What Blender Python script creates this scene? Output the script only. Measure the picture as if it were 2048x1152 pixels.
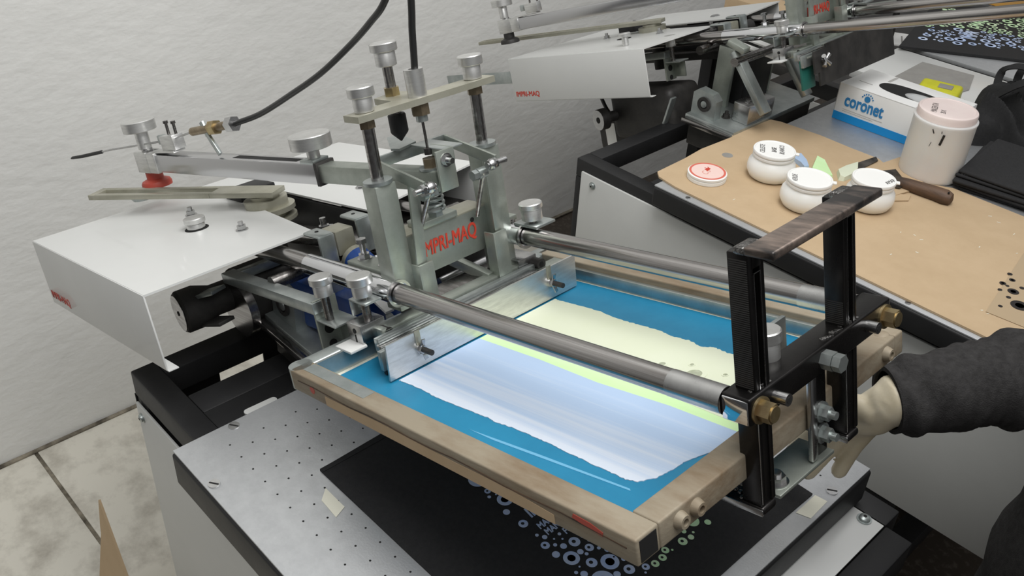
import bpy, bmesh, math, random
from mathutils import Vector as V, Matrix as M
random.seed(7)
for o in list(bpy.data.objects): bpy.data.objects.remove(o)
SC = bpy.context.scene
COL = SC.collection
# ---------------- camera ----------------
cd = bpy.data.cameras.new('camera'); cam = bpy.data.objects.new('camera', cd); COL.objects.link(cam)
cd.sensor_width = 36; cd.lens = 36*1897.65/2048; cd.clip_start = .01
RX = V((.68478, .72739, .0445)); RY = V((.43478, -.35877, -.82599)); RZ = V((-.58485, .58497, -.56193))
cm = M.Identity(4)
for i in range(3):
    cm[i][0] = RX[i]; cm[i][1] = -RY[i]; cm[i][2] = -RZ[i]
cm.translation = V((.84014, -.29278, .8)); cam.matrix_world = cm
SC.camera = cam
# ---------------- world, lights, exposure ----------------
w = bpy.data.worlds.new('world'); SC.world = w; w.use_nodes = True
nt = w.node_tree; bg = nt.nodes['Background']
tc = nt.nodes.new('ShaderNodeTexCoord'); sp = nt.nodes.new('ShaderNodeSeparateXYZ'); cr = nt.nodes.new('ShaderNodeValToRGB')
mr = nt.nodes.new('ShaderNodeMapRange'); mr.inputs[1].default_value = -1; mr.inputs[2].default_value = 1
nt.links.new(tc.outputs['Generated'], sp.inputs[0]); nt.links.new(sp.outputs[2], mr.inputs[0]); nt.links.new(mr.outputs[0], cr.inputs[0])
cr.color_ramp.elements[0].position = .3; cr.color_ramp.elements[0].color = (.07, .07, .07, 1)
cr.color_ramp.elements[1].position = .86; cr.color_ramp.elements[1].color = (1.0, 1.0, 1.0, 1)
e = cr.color_ramp.elements.new(.55); e.color = (.17, .17, .17, 1)
nt.links.new(cr.outputs[0], bg.inputs[0]); bg.inputs[1].default_value = .6
def area(name, loc, target, sx, sy, power, col=(1, 1, 1)):
    l = bpy.data.lights.new(name, 'AREA'); l.shape = 'RECTANGLE'; l.size = sx; l.size_y = sy; l.energy = power; l.color = col
    o = bpy.data.objects.new(name, l); COL.objects.link(o); o.location = loc
    o.rotation_euler = (V(target)-V(loc)).to_track_quat('-Z', 'Y').to_euler(); return o
area('ceiling_lamp', (.65, .3, 1.85), (-.4, .1, .0), 1.5, 1.0, 29, (1, .995, .98))
area('ceiling_lamp.001', (.1, .9, 2.2), (-1.0, .7, .3), 1.6, .5, 11, (1, .99, .97))  # unseen fill lamp, placed and aimed to brighten the rear wall
SC.view_settings.view_transform = 'Standard'; SC.view_settings.look = 'None'
SC.view_settings.exposure = 0.0; SC.view_settings.gamma = 1; SC.view_settings.use_curve_mapping = False
# ---------------- materials ----------------
def lin(c):
    r = []
    for x in c[:3]:
        x /= 255.; r.append(x/12.92 if x <= .04045 else ((x+.055)/1.055)**2.4)
    return (*r, 1)
def mat(name, c, rough=.5, metal=0., c2=None, ns=8., bump=0., bs=60., stretch=None, spec=.5, fac=(.35, .65), coat=0, trans=0, sss=0, grad=None):
    m = bpy.data.materials.new(name); m.use_nodes = True; n = m.node_tree; p = n.nodes['Principled BSDF']
    p.inputs['Base Color'].default_value = lin(c); p.inputs['Roughness'].default_value = rough; p.inputs['Metallic'].default_value = metal
    p.inputs['Specular IOR Level'].default_value = spec; p.inputs['Coat Weight'].default_value = coat
    p.inputs['Transmission Weight'].default_value = trans; p.inputs['Subsurface Weight'].default_value = sss; p.inputs['Subsurface Radius'].default_value = (1, .92, .85); p.inputs['Subsurface Scale'].default_value = .035
    t = n.nodes.new('ShaderNodeTexCoord'); mp = n.nodes.new('ShaderNodeMapping'); n.links.new(t.outputs['Object'], mp.inputs[0])
    if stretch: mp.inputs['Scale'].default_value = stretch
    if c2:
        z = n.nodes.new('ShaderNodeTexNoise'); z.inputs['Scale'].default_value = ns; z.inputs['Detail'].default_value = 6; z.inputs['Roughness'].default_value = .65
        n.links.new(mp.outputs[0], z.inputs[0])
        r = n.nodes.new('ShaderNodeMapRange'); r.inputs[1].default_value = fac[0]; r.inputs[2].default_value = fac[1]; src = z.outputs[0]
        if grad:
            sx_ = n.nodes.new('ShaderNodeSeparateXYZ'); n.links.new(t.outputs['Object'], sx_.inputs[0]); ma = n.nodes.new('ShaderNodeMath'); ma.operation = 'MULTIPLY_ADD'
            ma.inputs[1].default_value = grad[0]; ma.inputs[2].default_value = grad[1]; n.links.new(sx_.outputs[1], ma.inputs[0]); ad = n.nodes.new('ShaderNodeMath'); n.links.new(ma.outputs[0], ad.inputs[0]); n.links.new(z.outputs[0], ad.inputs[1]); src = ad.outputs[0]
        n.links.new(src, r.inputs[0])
        x = n.nodes.new('ShaderNodeMix'); x.data_type = 'RGBA'; x.inputs[6].default_value = lin(c); x.inputs[7].default_value = lin(c2)
        n.links.new(r.outputs[0], x.inputs[0]); n.links.new(x.outputs[2], p.inputs['Base Color'])
        q = n.nodes.new('ShaderNodeMapRange'); q.inputs[3].default_value = max(.02, rough-.1); q.inputs[4].default_value = min(1, rough+.12); n.links.new(z.outputs[0], q.inputs[0]); n.links.new(q.outputs[0], p.inputs['Roughness'])
    if bump:
        z2 = n.nodes.new('ShaderNodeTexNoise'); z2.inputs['Scale'].default_value = bs; z2.inputs['Detail'].default_value = 4; n.links.new(mp.outputs[0], z2.inputs[0])
        b = n.nodes.new('ShaderNodeBump'); b.inputs['Strength'].default_value = bump; b.inputs['Distance'].default_value = .004
        n.links.new(z2.outputs[0], b.inputs['Height']); n.links.new(b.outputs[0], p.inputs['Normal'])
    return m
MT = dict(
 wall=mat('wall_paint', (232, 232, 229), .85, 0, (225, 225, 222), 3, .55, 40, (1, .6, 1.1)),
 floor=mat('dark_granite', (66, 58, 50), .5, 0, (112, 104, 94), 70, 0, fac=(.52, .78)),
 slab=mat('pale_stone', (226, 222, 210), .5, 0, (170, 164, 152), 13, .12, 45, fac=(.44, .78)),
 grout=mat('dirty_grout', (74, 68, 58), .9, 0, (150, 142, 126), 22),
 white=mat('white_enamel', (212, 213, 211), .34, 0, (208, 209, 207), 3, coat=.2),
 panel=mat('panel_enamel', (205, 206, 203), .38, 0, (198, 199, 196), 3),
 black=mat('black_enamel', (28, 28, 29), .5, 0, (36, 36, 37), 10, .05, 90, spec=.35),
 dark=mat('dark_iron', (42, 41, 40), .55, .2, (62, 60, 58), 25),
 alu=mat('aluminium', (226, 226, 224), .36, .9, (206, 206, 204), 40, 0, stretch=(1, 1, 6)),
 plate=mat('zinc_sheet', (198, 200, 202), .42, .7, (188, 190, 192), 60, .05, 400, fac=(.35, .65)),
 zinc=mat('zinc_steel', (178, 184, 176), .38, .75, (154, 160, 152), 18),
 galv=mat('zinc_plated', (186, 192, 190), .32, .8, (158, 165, 164), 22),
 steel=mat('ground_steel', (150, 148, 146), .27, 1, (112, 108, 106), 30, 0, stretch=(.35, 6, 6)),
 rail=mat('oiled_steel', (188, 186, 185), .2, 1, (140, 136, 134), 26, 0, stretch=(.1, 9, 9)),
 bright=mat('bright_steel', (196, 196, 196), .25, 1, (176, 176, 176), 30),
 chrome=mat('chrome', (222, 223, 226), .07, 1), satin=mat('satin_chrome', (196, 196, 198), .2, 1),
 raw=mat('raw_black_steel', (60, 58, 57), .27, .85, (40, 39, 39), 12),
 worn=mat('worn_bar', (66, 63, 62), .36, .75, (176, 158, 146), 9, 0, stretch=(.6, 2.2, 2), fac=(.42, .66)),
 weld=mat('weld_steel', (150, 148, 146), .25, 1, (90, 88, 86), 120, .5, 260),
 brass=mat('yellow_zinc', (188, 172, 130), .33, .9, (150, 130, 98), 40),
 copper=mat('rusty_nut', (160, 146, 124), .4, .85, (120, 106, 86), 50),
 tan=mat('cream_steel', (182, 180, 166), .42, .55, (160, 158, 142), 14),
 screen=mat('taped_frame', (148, 138, 120), .62, .15, (110, 88, 62), 14, .12, 120, stretch=(.35, 1, 1.6), fac=(.42, .72)),
 emul=mat('blue_emulsion', (34, 128, 166), .4, 0, (29, 119, 157), 12, spec=.4),
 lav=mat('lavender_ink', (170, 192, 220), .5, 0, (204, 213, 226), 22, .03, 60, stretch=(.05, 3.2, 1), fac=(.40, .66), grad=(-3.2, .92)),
 yel=mat('pale_yellow_ink', (214, 219, 198), .5, 0, (210, 216, 190), 6),
 grn=mat('pale_green_ink', (196, 230, 168), .45, 0, (206, 236, 186), 18, stretch=(.2, 1.5, 1)),
 rubber=mat('black_rubber', (32, 32, 33), .6),
 hose=mat('black_hose', (38, 38, 38), .38),
 red=mat('red_plastic', (178, 72, 58), .5),
 redp=mat('red_print', (196, 62, 44), .5),
 blue=mat('blue_enamel', (26, 74, 150), .4, 0, (18, 52, 112), 9),
 bag=mat('black_fabric', (41, 41, 42), .85, 0, (48, 48, 49), 200, .15, 900, spec=.25),
 prB=mat('lavender_print', (172, 194, 236), .6, 0, (198, 210, 232), 40),
 prG=mat('green_print', (190, 234, 182), .6, 0, (216, 232, 200), 40),
 prY=mat('lime_print', (196, 222, 150), .6),
 prK=mat('black_print', (28, 22, 20), .5),
 card=mat('cardboard', (190, 166, 134), .85, 0, (182, 158, 126), 10, .04, 150),
 jar=mat('jar_plastic', (250, 249, 244), .35, 0, (246, 244, 236), 10, sss=.75),
 lid=mat('lid_plastic', (240, 240, 237), .4),
 pink=mat('pinkish_plastic', (238, 224, 219), .4, 0, (230, 212, 208), 8),
 jarw=mat('big_jar_plastic', (250, 247, 243), .38, 0, (250, 236, 230), 4, fac=(.45, .7), sss=.75),
 box=mat('box_card', (240, 240, 238), .5),
 cyan=mat('box_blue', (0, 138, 208), .45),
 boxg=mat('box_print_grey', (176, 174, 170), .55),
 tape=mat('masking_tape', (224, 222, 206), .7),
 film=mat('clear_film', (176, 154, 122), .12, 0, coat=.4),
 wood=mat('dark_wood', (96, 72, 54), .6, 0, (48, 38, 32), 14, .1, 80, stretch=(1, 4, 4)),
 blade=mat('inked_blade', (112, 106, 98), .4, .8, (52, 48, 44), 30),
 hi=mat('tape_yellow', (206, 204, 30), .45, 0, (190, 190, 24), 20),
 greys=mat('grey_sheet', (146, 144, 140), .55, 0, (138, 136, 132), 30),
 sleeve=mat('charcoal_knit', (58, 57, 57), .95, 0, (46, 45, 45), 140, .35, 700, spec=.1),
 glove=mat('latex_glove', (208, 199, 178), .42, 0, (194, 180, 150), 14, .08, 60, sss=.15),
 lid_pink=mat('lid_pink', (236, 206, 198), .5), lid_coral=mat('lid_coral', (212, 108, 92), .5), lid_script=mat('lid_script', (214, 150, 138), .5),
 streak=mat('streak_ink', (104, 170, 205), .4),
 orange=mat('amber_box', (214, 160, 70), .6, 0, (200, 160, 110), 9),
 slot=mat('hole_shade', (18, 18, 18), .8),  # near-black colour painted as the shade inside holes and slots
)
# ---------------- mesh builder ----------------
def rotto(d):
    return V((0, 0, 1)).rotation_difference(V(d).normalized()).to_matrix().to_4x4()
class MB:
    def __init__(s): s.bm = bmesh.new()
    def box(s, c, size, rot=None, bev=0, seg=2):
        m = M.Translation(V(c)) @ (rot.to_4x4() if rot else M.Identity(4)) @ M.Diagonal((*size, 1))
        r = bmesh.ops.create_cube(s.bm, size=1, matrix=m)
        if bev:
            es = {e for v in r['verts'] for e in v.link_edges}
            bmesh.ops.bevel(s.bm, geom=list(es), offset=bev, segments=seg, affect='EDGES', profile=.5, clamp_overlap=True)
        return s
    def span(s, x0, x1, y0, y1, z0, z1, bev=0, seg=2):
        return s.box(((x0+x1)/2, (y0+y1)/2, (z0+z1)/2), (abs(x1-x0), abs(y1-y0), abs(z1-z0)), None, bev, seg)
    def bar(s, p, q, w, h, up=(0, 0, 1), bev=0):
        p = V(p); q = V(q); x = (q-p).normalized(); y = V(up).cross(x).normalized(); z = x.cross(y)
        return s.box((p+q)/2, ((q-p).length, w, h), M((x, y, z)).transposed(), bev)
    def cyl(s, p, q, r, r2=None, seg=28):
        p = V(p); q = V(q); d = q-p
        m = M.Translation((p+q)/2) @ rotto(d)
        bmesh.ops.create_cone(s.bm, cap_ends=True, cap_tris=False, segments=seg, radius1=r, radius2=r if r2 is None else r2, depth=d.length, matrix=m)
        return s
    def nut(s, p, q, r): return s.cyl(p, q, r, None, 6)
    def lathe(s, prof, p=(0, 0, 0), d=(0, 0, 1), seg=36):
        m = M.Translation(V(p)) @ rotto(d); rings = []
        for r, h in prof:
            if r < 1e-6: rings.append([s.bm.verts.new(m @ V((0, 0, h)))])
            else: rings.append([s.bm.verts.new(m @ V((r*math.cos(2*math.pi*i/seg), r*math.sin(2*math.pi*i/seg), h))) for i in range(seg)])
        for a, b in zip(rings, rings[1:]):
            for i in range(seg):
                j = (i+1) % seg
                if len(a) == 1 and len(b) == 1: continue
                f = [a[0], b[j], b[i]] if len(a) == 1 else ([a[i], a[j], b[0]] if len(b) == 1 else [a[i], a[j], b[j], b[i]])
                try: s.bm.faces.new(f)
                except ValueError: pass
        for rg in (rings[0], rings[-1]):
            if len(rg) > 1:
                try: s.bm.faces.new(rg)
                except ValueError: pass
        return s
    def tube(s, pts, r, seg=14, rs=None):
        pts = [V(p) for p in pts]; n = len(pts); prev = None; rings = []
        for i, p in enumerate(pts):
            t = (pts[min(i+1, n-1)]-pts[max(i-1, 0)]).normalized()
            if prev is None:
                u = t.orthogonal().normalized()
            else:
                u = (prev-t*prev.dot(t)).normalized()
            prev = u; v = t.cross(u); rr = rs[i] if rs else r
            rings.append([s.bm.verts.new(p+rr*(u*math.cos(2*math.pi*k/seg)+v*math.sin(2*math.pi*k/seg))) for k in range(seg)])
        for a, b in zip(rings, rings[1:]):
            for k in range(seg):
                s.bm.faces.new([a[k], a[(k+1) % seg], b[(k+1) % seg], b[k]])
        s.bm.faces.new(rings[0][::-1]); s.bm.faces.new(rings[-1]); return s
    def poly(s, pts, n):
        """prism: 3D outline pts extruded by vector n"""
        n = V(n); a = [s.bm.verts.new(V(p)) for p in pts]; b = [s.bm.verts.new(V(p)+n) for p in pts]
        s.bm.faces.new(a); s.bm.faces.new(b[::-1])
        for i in range(len(a)):
            j = (i+1) % len(a); s.bm.faces.new([a[i], b[i], b[j], a[j]])
        return s
    def ring(s, c, r0, r1, h, d=(0, 0, 1), seg=28):
        return s.lathe([(r0, 0), (r1, 0), (r1, h), (r0, h), (r0, 0)], c, d, seg)
    def build(s, name, m, parent=None, smooth=True, bevel=0):
        bmesh.ops.recalc_face_normals(s.bm, faces=s.bm.faces[:])
        me = bpy.data.meshes.new(name); s.bm.to_mesh(me); s.bm.free()
        me.materials.append(MT[m] if isinstance(m, str) else m)
        o = bpy.data.objects.new(name, me); COL.objects.link(o)
        if smooth:
            me.polygons.foreach_set('use_smooth', [True]*len(me.polygons))
            try: me.set_sharp_from_angle(angle=math.radians(35))
            except Exception: pass
        if parent: o.parent = parent
        return o
def tag(o, label=None, cat=None, group=None, kind=None):
    if label: o['label'] = label
    if cat: o['category'] = cat
    if group: o['group'] = group
    if kind: o['kind'] = kind
    return o
def empty(name, loc=(0, 0, 0), rot=(0, 0, 0), scale=1):
    o = bpy.data.objects.new(name, None); COL.objects.link(o); o.empty_display_size = .05
    o.location = loc; o.rotation_euler = rot; o.scale = (scale,)*3; return o
def text(name, body, m, size, o, u, v, parent=None, shear=0, ext=.0004, off=0., align='LEFT', sx=1., space=1., bold=0.):
    c = bpy.data.curves.new(name, 'FONT'); c.body = body; c.size = size; c.shear = shear; c.extrude = ext; c.offset = off; c.align_x = align; c.space_character = space
    t = bpy.data.objects.new('tmp', c); COL.objects.link(t); dg = bpy.context.evaluated_depsgraph_get()
    me = bpy.data.meshes.new_from_object(t.evaluated_get(dg)); me.name = name; bpy.data.objects.remove(t)
    u = V(u).normalized(); v = V(v); v = (v-u*v.dot(u)).normalized(); n = u.cross(v)
    if bold:
        b0 = bmesh.new(); b0.from_mesh(me); b1 = bmesh.new()
        for k, (dx, dy) in enumerate(((0, 0), (bold, 0), (0, bold), (bold, bold), (bold/2, bold/2))):
            me.transform(M.Translation((dx, dy, k*.00002))); b1.from_mesh(me); me.transform(M.Translation((-dx, -dy, -k*.00002)))
        b1.to_mesh(me); b0.free(); b1.free()
    x = M((u*sx, v, n)).transposed().to_4x4(); x.translation = V(o); me.transform(x)
    me.materials.clear(); me.materials.append(MT[m]); ob = bpy.data.objects.new(name, me); COL.objects.link(ob)
    if parent: ob.parent = parent
    return ob
def kids(o): return [c for c in bpy.data.objects if c.parent == o]
def copy_tree(o, parent=None, skip=()):
    c = o.copy(); COL.objects.link(c); c.parent = parent
    for ch in kids(o):
        if ch.name.split('.')[0] not in skip: copy_tree(ch, c, skip)
    return c
def spline(pts, n=12):
    pts = [V(p) for p in pts]; out = []
    for i in range(len(pts)-1):
        p0 = pts[max(i-1, 0)]; p1 = pts[i]; p2 = pts[i+1]; p3 = pts[min(i+2, len(pts)-1)]
        for k in range(n):
            t = k/n; out.append(.5*((2*p1)+(p2-p0)*t+(2*p0-5*p1+4*p2-p3)*t*t+(3*p1-p0-3*p2+p3)*t**3))
    return out+[pts[-1]]
UP = (0, 0, 1)
# ---------------- setting ----------------
FZ = -.75
tag(MB().span(-2.2, 3.2, -2.2, 4.2, FZ-.06, FZ-.004).build('floor', 'floor'), kind='structure')
tag(MB().span(-1.12, -.986, -2.2, 4.2, FZ-.1, 2.6).build('wall_rear', 'wall'), kind='structure')
# pale stone slabs along the wall
sl = MB()
sl.span(-.985, -.05, .047, 1.6, FZ-.004, FZ, .001)
sl.span(-.985, -.05, -1.2, .039, FZ-.005, FZ-.001, .001)
tag(sl.build('floor_slabs', 'slab'), kind='structure')
tag(MB().span(-.985, -.05, .037, .0475, FZ-.012, FZ-.0032).build('trim_1', 'grout'), kind='structure')
tag(MB().span(-.986, -.975, -1.2, 1.9, FZ-.002, FZ+.004, .002).build('trim_2', 'grout'), kind='structure')
# ---------------- cabinets ----------------
def slot_screw(name, c, r, par, n=(0, 0, 1), m='bright'):
    o = MB().cyl(V(c), V(c)+V(n)*.0012, r).build(name, m, par)
    MB().box(V(c)+V(n)*.0013, (r*1.7, r*.28, .0004), M.Rotation(.6, 3, 'Z') if n == (0, 0, 1) else None).build('slot', 'slot', o)
    return o
def dome(name, c, n, r, par, m='galv'):
    o = MB().lathe([(r*1.3, 0), (r*1.3, r*.2), (r, r*.2), (r*.9, r*.6), (r*.5, r*.8), (0, r*.8)], c, n, 18).build(name, m, par)
    MB().lathe([(0, 0), (r*.35, 0), (r*.35, r*.05), (0, r*.05)], V(c)+V(n)*r*.78, n, 6).build('socket', 'slot', o)
    return o
def slot_tape(name, p, q, r, par):
    p = V(p); q = V(q); d = (q-p).normalized(); s = V((-d.y, d.x, 0)); out = []
    for k in range(9): a = math.pi*k/8; out.append(q+r*(d*math.sin(a)+s*math.cos(a)))
    for k in range(9): a = math.pi*k/8; out.append(p-r*(d*math.sin(a)+s*math.cos(a)))
    return MB().poly(out, (0, 0, .0025)).build(name, 'panel', par)
def bolt(name, p, par, r=.008, h=.006, stem=.0, m='bright', d=(0, 0, 1), washer=True):
    p = V(p); d = V(d).normalized(); b = MB()
    if washer: b.cyl(p, p+d*.0015, r*1.3)
    b.nut(p+d*(.0015 if washer else 0), p+d*h, r)
    if stem: b.cyl(p+d*h, p+d*(h+stem), r*.55, None, 14)
    return b.build(name, m, par)
C1 = empty('press_cabinet', (.18, .35, FZ))
def W(o, root):                                     # parent to a translated root, keeping world coordinates
    o.parent = root; o.matrix_parent_inverse = M.Translation(-V(root.location)); return o
def part(mb, name, m, root, **k): return W(mb.build(name, m, None, **k), root)
tag(C1, 'white and black steel press cabinet under the raised printing screen', 'cabinet', 'press cabinets')
B = .0025
part(MB().span(-.242, .605, .05, .085, -.10, -.058, B), 'top_rail', 'black', C1)
part(MB().span(-.242, -.207, .085, .60, -.10, -.058, B), 'top_rail', 'black', C1)
part(MB().span(-.145, -.10, .085, .60, -.10, -.058, B), 'top_rail', 'black', C1)
part(MB().span(-.242, .605, .60, .635, -.10, -.058, B), 'top_rail', 'black', C1)
part(MB().span(.605, .64, .05, .60, -.105, -.058, B), 'front_rail', 'black', C1)
for x, y in ((-.242, .052), (-.242, .60), (.57, .052), (.57, .60)):
    part(MB().span(x, x+.035, y, y+.035, FZ, -.1, B), 'leg', 'black', C1)
part(MB().span(-.242, .605, .54, .60, -.42, -.38, B), 'lower_rail', 'black', C1)
part(MB().span(-.242, -.207, .085, .60, -.36, -.32, B), 'lower_rail', 'black', C1)
sp1 = part(MB().span(-.236, .60, .046, .05, FZ+.02, -.108, .001), 'side_panel', 'panel', C1)
for x in (-.222, .56): W(dome('panel_screw', (x, .046, -.128), (0, -1, 0), .006, None), C1)
part(MB().span(-.2, .57, .636, .64, FZ+.02, -.108, .001), 'side_panel', 'panel', C1)
part(MB().span(-.10, -.001, .085, .60, -.0625, -.0585, .0005), 'top_sheet', 'black', C1)
rp = MB().span(-.2445, -.2425, .05, .635, -.70, -.165).span(-.2445, -.2425, .05, .177, -.165, -.1).span(-.2445, -.2425, .252, .635, -.165, -.1)
part(rp, 'dark_backing', 'black', C1)  # black sheet added to keep the rail gap dark, one window left open
fs = part(MB().span(.505, .604, .05, .596, -.058, -.056, .0005), 'front_sheet', 'white', C1)
W(dome('sheet_screw', (.5826, .587, -.056), (0, 0, 1), .007, None), C1)
pl1 = empty('pallet', (.28, .3, 0))
tag(pl1, 'bare zinc printing pallet with tiny vacuum holes under the black bag', 'pallet', 'metal pallets')
part(MB().span(0, .563, 0, .609, -.003, 0, .0008), 'pallet_sheet', 'plate', pl1)
part(MB().span(-.0005, .5655, -.0025, .6115, -.052, -.003, .004, 3), 'edge_frame', 'black', pl1)
for c in ((.0089, .0751, 0), (.0792, .0098, 0), (.5517, .5403, 0), (.55, .03, 0)): W(slot_screw('pallet_screw', c, .0068, None), pl1)
hb = MB()
for i in range(20):
    for j in range(24):
        x = .035+i*.026+(.013 if j % 2 else 0); y = .055+j*.0226
        if x < .53: hb.lathe([(0, 0), (.0013, 0), (.0013, .0002), (0, .0002)], (x, y, -.00005), UP, 8)
tag(part(hb, 'vacuum_hole', 'slot', pl1, smooth=False), kind='stuff')
W(slot_tape('cabinet_handle', (-.062, .129, -.058), (-.061, .166, -.058), .0055, None), C1)
def base(C, x, y, levers):
    part(MB().span(x, x+.122, y, y+.30, 0, .01, .001), 'base_plate', 'galv', C)
    part(MB().span(x+.005, x+.12, y+.01, y+.29, -.058, 0, .002), 'base_box', 'dark', C)
    part(MB().span(x, x+.122, y-.012, y, -.006, .004, .001), 'toothed_edge', 'rail', C)
    pb = part(MB().poly([(x+.004, y+.012, .01), (x+.062, y+.012, .01), (x+.062, y+.012, .05), (x+.05, y+.012, .062), (x+.016, y+.012, .066), (x+.004, y+.012, .056)], (0, .022, 0)), 'pillow_block', 'galv', C)
    b = MB().ring((x+.034, y+.012, .038), .009, .0155, .003, (0, -1, 0), 28).build('bearing_ring', 'dark', None); W(b, C)
    W(MB().lathe([(0, 0), (.008, 0), (.007, .003), (0, .004)], (x+.034, y+.012, .038), (0, -1, 0), 20).build('shaft_end', 'galv', None), C)
    part(MB().span(x+.078, x+.118, y+.05, y+.14, .01, .05, .002), 'stop_block', 'bright', C)
    for k in (.072, .1): W(bolt('block_bolt', (x+.098, y+k, .05), None, .006, .005), C)
    W(bolt('block_bolt', (x+.066, y+.05, .01), None, .007, .008, .006, 'dark'), C)
    part(MB().span(x-.005, x+.035, y+.09, y+.1, .01, .135 if levers else .06, .001), 'side_plate', 'zinc', C)
    part(MB().span(x-.005, x+.035, y+.24, y+.25, .01, .135 if levers else .05, .001), 'side_plate', 'zinc', C)
    part(MB().span(x+.01, x+.05, y+.12, y+.22, .01, .11 if levers else .04, .004), 'gear_case', 'black', C)
    if not levers: return
    part(MB().bar((x+.06, y+.05, .15), (x+.155, y+.05, .05), .014, .026, (0, 1, 0), .002), 'lift_lever', 'galv', C)
    part(MB().bar((x+.06, y+.20, .15), (x+.155, y+.20, .05), .014, .026, (0, 1, 0), .002), 'lift_lever', 'galv', C)
    part(MB().bar((x+.045, y+.05, .166), (x+.085, y+.05, .158), .012, .024, (0, 1, 0), .002), 'lift_lever', 'zinc', C)
    part(MB().cyl((x+.075, y+.03, .135), (x+.075, y+.3, .135), .009, None, 20), 'lever_shaft', 'steel', C)
base(C1, -.156, .218, 0)
C2 = empty('press_cabinet', (.2, 1.4, FZ))
tag(C2, 'black framed white press cabinet below the cardboard covered work top', 'cabinet', 'press cabinets')
part(MB().span(-.289, .95, 1.0, 1.035, -.08, -.041, B), 'top_rail', 'black', C2)
part(MB().span(-.289, -.254, 1.035, 1.76, -.08, -.041, B), 'top_rail', 'black', C2)
part(MB().span(-.13, -.085, 1.035, 1.76, -.085, -.041, B), 'top_rail', 'black', C2)
part(MB().span(-.289, .95, 1.76, 1.79, -.08, -.041, B), 'top_rail', 'black', C2)
for x, y in ((-.289, 1.0), (-.289, 1.755), (.915, 1.0), (.915, 1.755)):
    part(MB().span(x, x+.035, y, y+.035, FZ, -.08, B), 'leg', 'black', C2)
part(MB().span(-.27, .93, .995, 1.0, -.385, -.063, .001), 'side_panel', 'panel', C2)
for x, z in ((-.238, -.082), (.2, -.095), (.42, -.09), (.352, -.38), (.75, -.1)): W(dome('panel_screw', (x, .995, z), (0, -1, 0), .006, None), C2)
part(MB().span(-.25, .93, 1.75, 1.755, -.5, -.09, .001), 'inner_panel', 'panel', C2)
part(MB().span(-.25, -.245, 1.05, 1.74, -.5, -.2, .001), 'inner_panel', 'black', C2)
part(MB().span(.44, .49, .9, 1.9, FZ, FZ+.05, B), 'foot_rail', 'black', C2)
part(MB().span(.44, .49, 1.0, 1.05, FZ+.05, -.39, B), 'foot_post', 'black', C2)
base(C2, -.222, 1.25, 1)
pl2 = empty('pallet', (.3, 1.4, 0))
tag(pl2, 'zinc printing pallet of the far press mostly hidden by cardboard', 'pallet', 'metal pallets')
part(MB().span(-.07, .98, .968, 1.785, -.003, 0, .0008), 'pallet_sheet', 'plate', pl2)
part(MB().span(-.0705, .9805, .9655, 1.7855, -.040, -.003, .004, 3), 'edge_frame', 'black', pl2)
for c in ((.0, .976, 0), (.21, .976, 0), (.42, .976, 0), (.02, 1.55, 0)): W(slot_screw('pallet_screw', c, .0045, None), pl2)
T3 = empty('side_table', (.3, 1.93, FZ))
tag(T3, 'narrow white table strip behind the glove box between two presses', 'table')
part(MB().span(-.155, .8, 1.80, 2.03, -.02, .0, .001), 'table_top', 'white', T3)
for x in (-.1, .76): part(MB().span(x, x+.03, 1.9, 1.93, FZ, -.02, .001), 'table_leg', 'black', T3)
C4 = empty('pallet', (.2, 2.4, -.02))
tag(C4, 'pale pallet at far right edge carrying the printed black bag', 'pallet')
part(MB().span(-.16, .9, 2.05, 2.75, -.006, .004, .001), 'pallet_sheet', 'plate', C4)
part(MB().span(-.158, .898, 2.052, 2.748, -.04, -.006, .004), 'edge_frame', 'black', C4)
part(MB().span(0, .8, 2.2, 2.6, FZ, -.04, .004), 'pedestal', 'dark', C4)
part(MB().span(-.7, -.2, 1.90, 2.9, -.12, -.09, .004), 'rear_shelf', 'dark', C4)
part(MB().span(-.7, -.66, 1.98, 2.02, FZ, -.12, .004), 'leg', 'black', C4)
part(MB().span(-.3, -.26, 2.3, 2.34, FZ, -.12, .004), 'leg', 'black', C4)
# ---------------- print head (local axes: x along the rails, y across, z off the screen) ----------------
TH = math.radians(16.2)
def axis_knob(name, p, par, rh=.0165, hh=.012, rn=.0125, hn=.018, rs=.0055, hs=.02, m='alu'):
    """turned aluminium knob standing on p, its threaded stem running down by hs"""
    x, y, z = p
    k = MB().lathe([(0, 0), (rn*.9, 0), (rn, .001), (rn, hn-.001), (rn*.96, hn), (rh-.001, hn), (rh, hn+.001), (rh, hn+hh-.0012), (rh-.0012, hn+hh), (rh*.55, hn+hh+.0002), (0, hn+hh)], p).build(name, m, par)
    if hs: MB().cyl((x, y, z-hs), (x, y, z), rs, None, 16).build('stem', 'steel', k)
    return k
def hexbolt(name, p, par, stem=.02, r=.0075):
    """long hex headed screw with a lock nut at its foot"""
    x, y, z = p
    b = MB().cyl(p, (x, y, z+.0015), r*1.35).nut((x, y, z+.0015), (x, y, z+.008), r*1.1).cyl((x, y, z), (x, y, z+stem), r*.55, None, 14).nut((x, y, z+stem), (x, y, z+stem+.006), r)
    return b.build(name, 'bright', par)
def cap(name, p, par, r=.006, h=.012, d=(1, 0, 0), m='bright'):
    p = V(p); d = V(d).normalized()
    o = MB().cyl(p, p+d*h, r, None, 20).build(name, m, par)
    MB().nut(p+d*(h-.0004), p+d*(h+.0003), r*.55).build('socket', 'slot', o); return o
H1 = empty('print_head', (.0840, -.0293, .08), (0, -TH, 0), .9)
tag(H1, 'near screen printing head with white hood, steel rails and black handle', 'printing press', 'printing heads')
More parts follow.
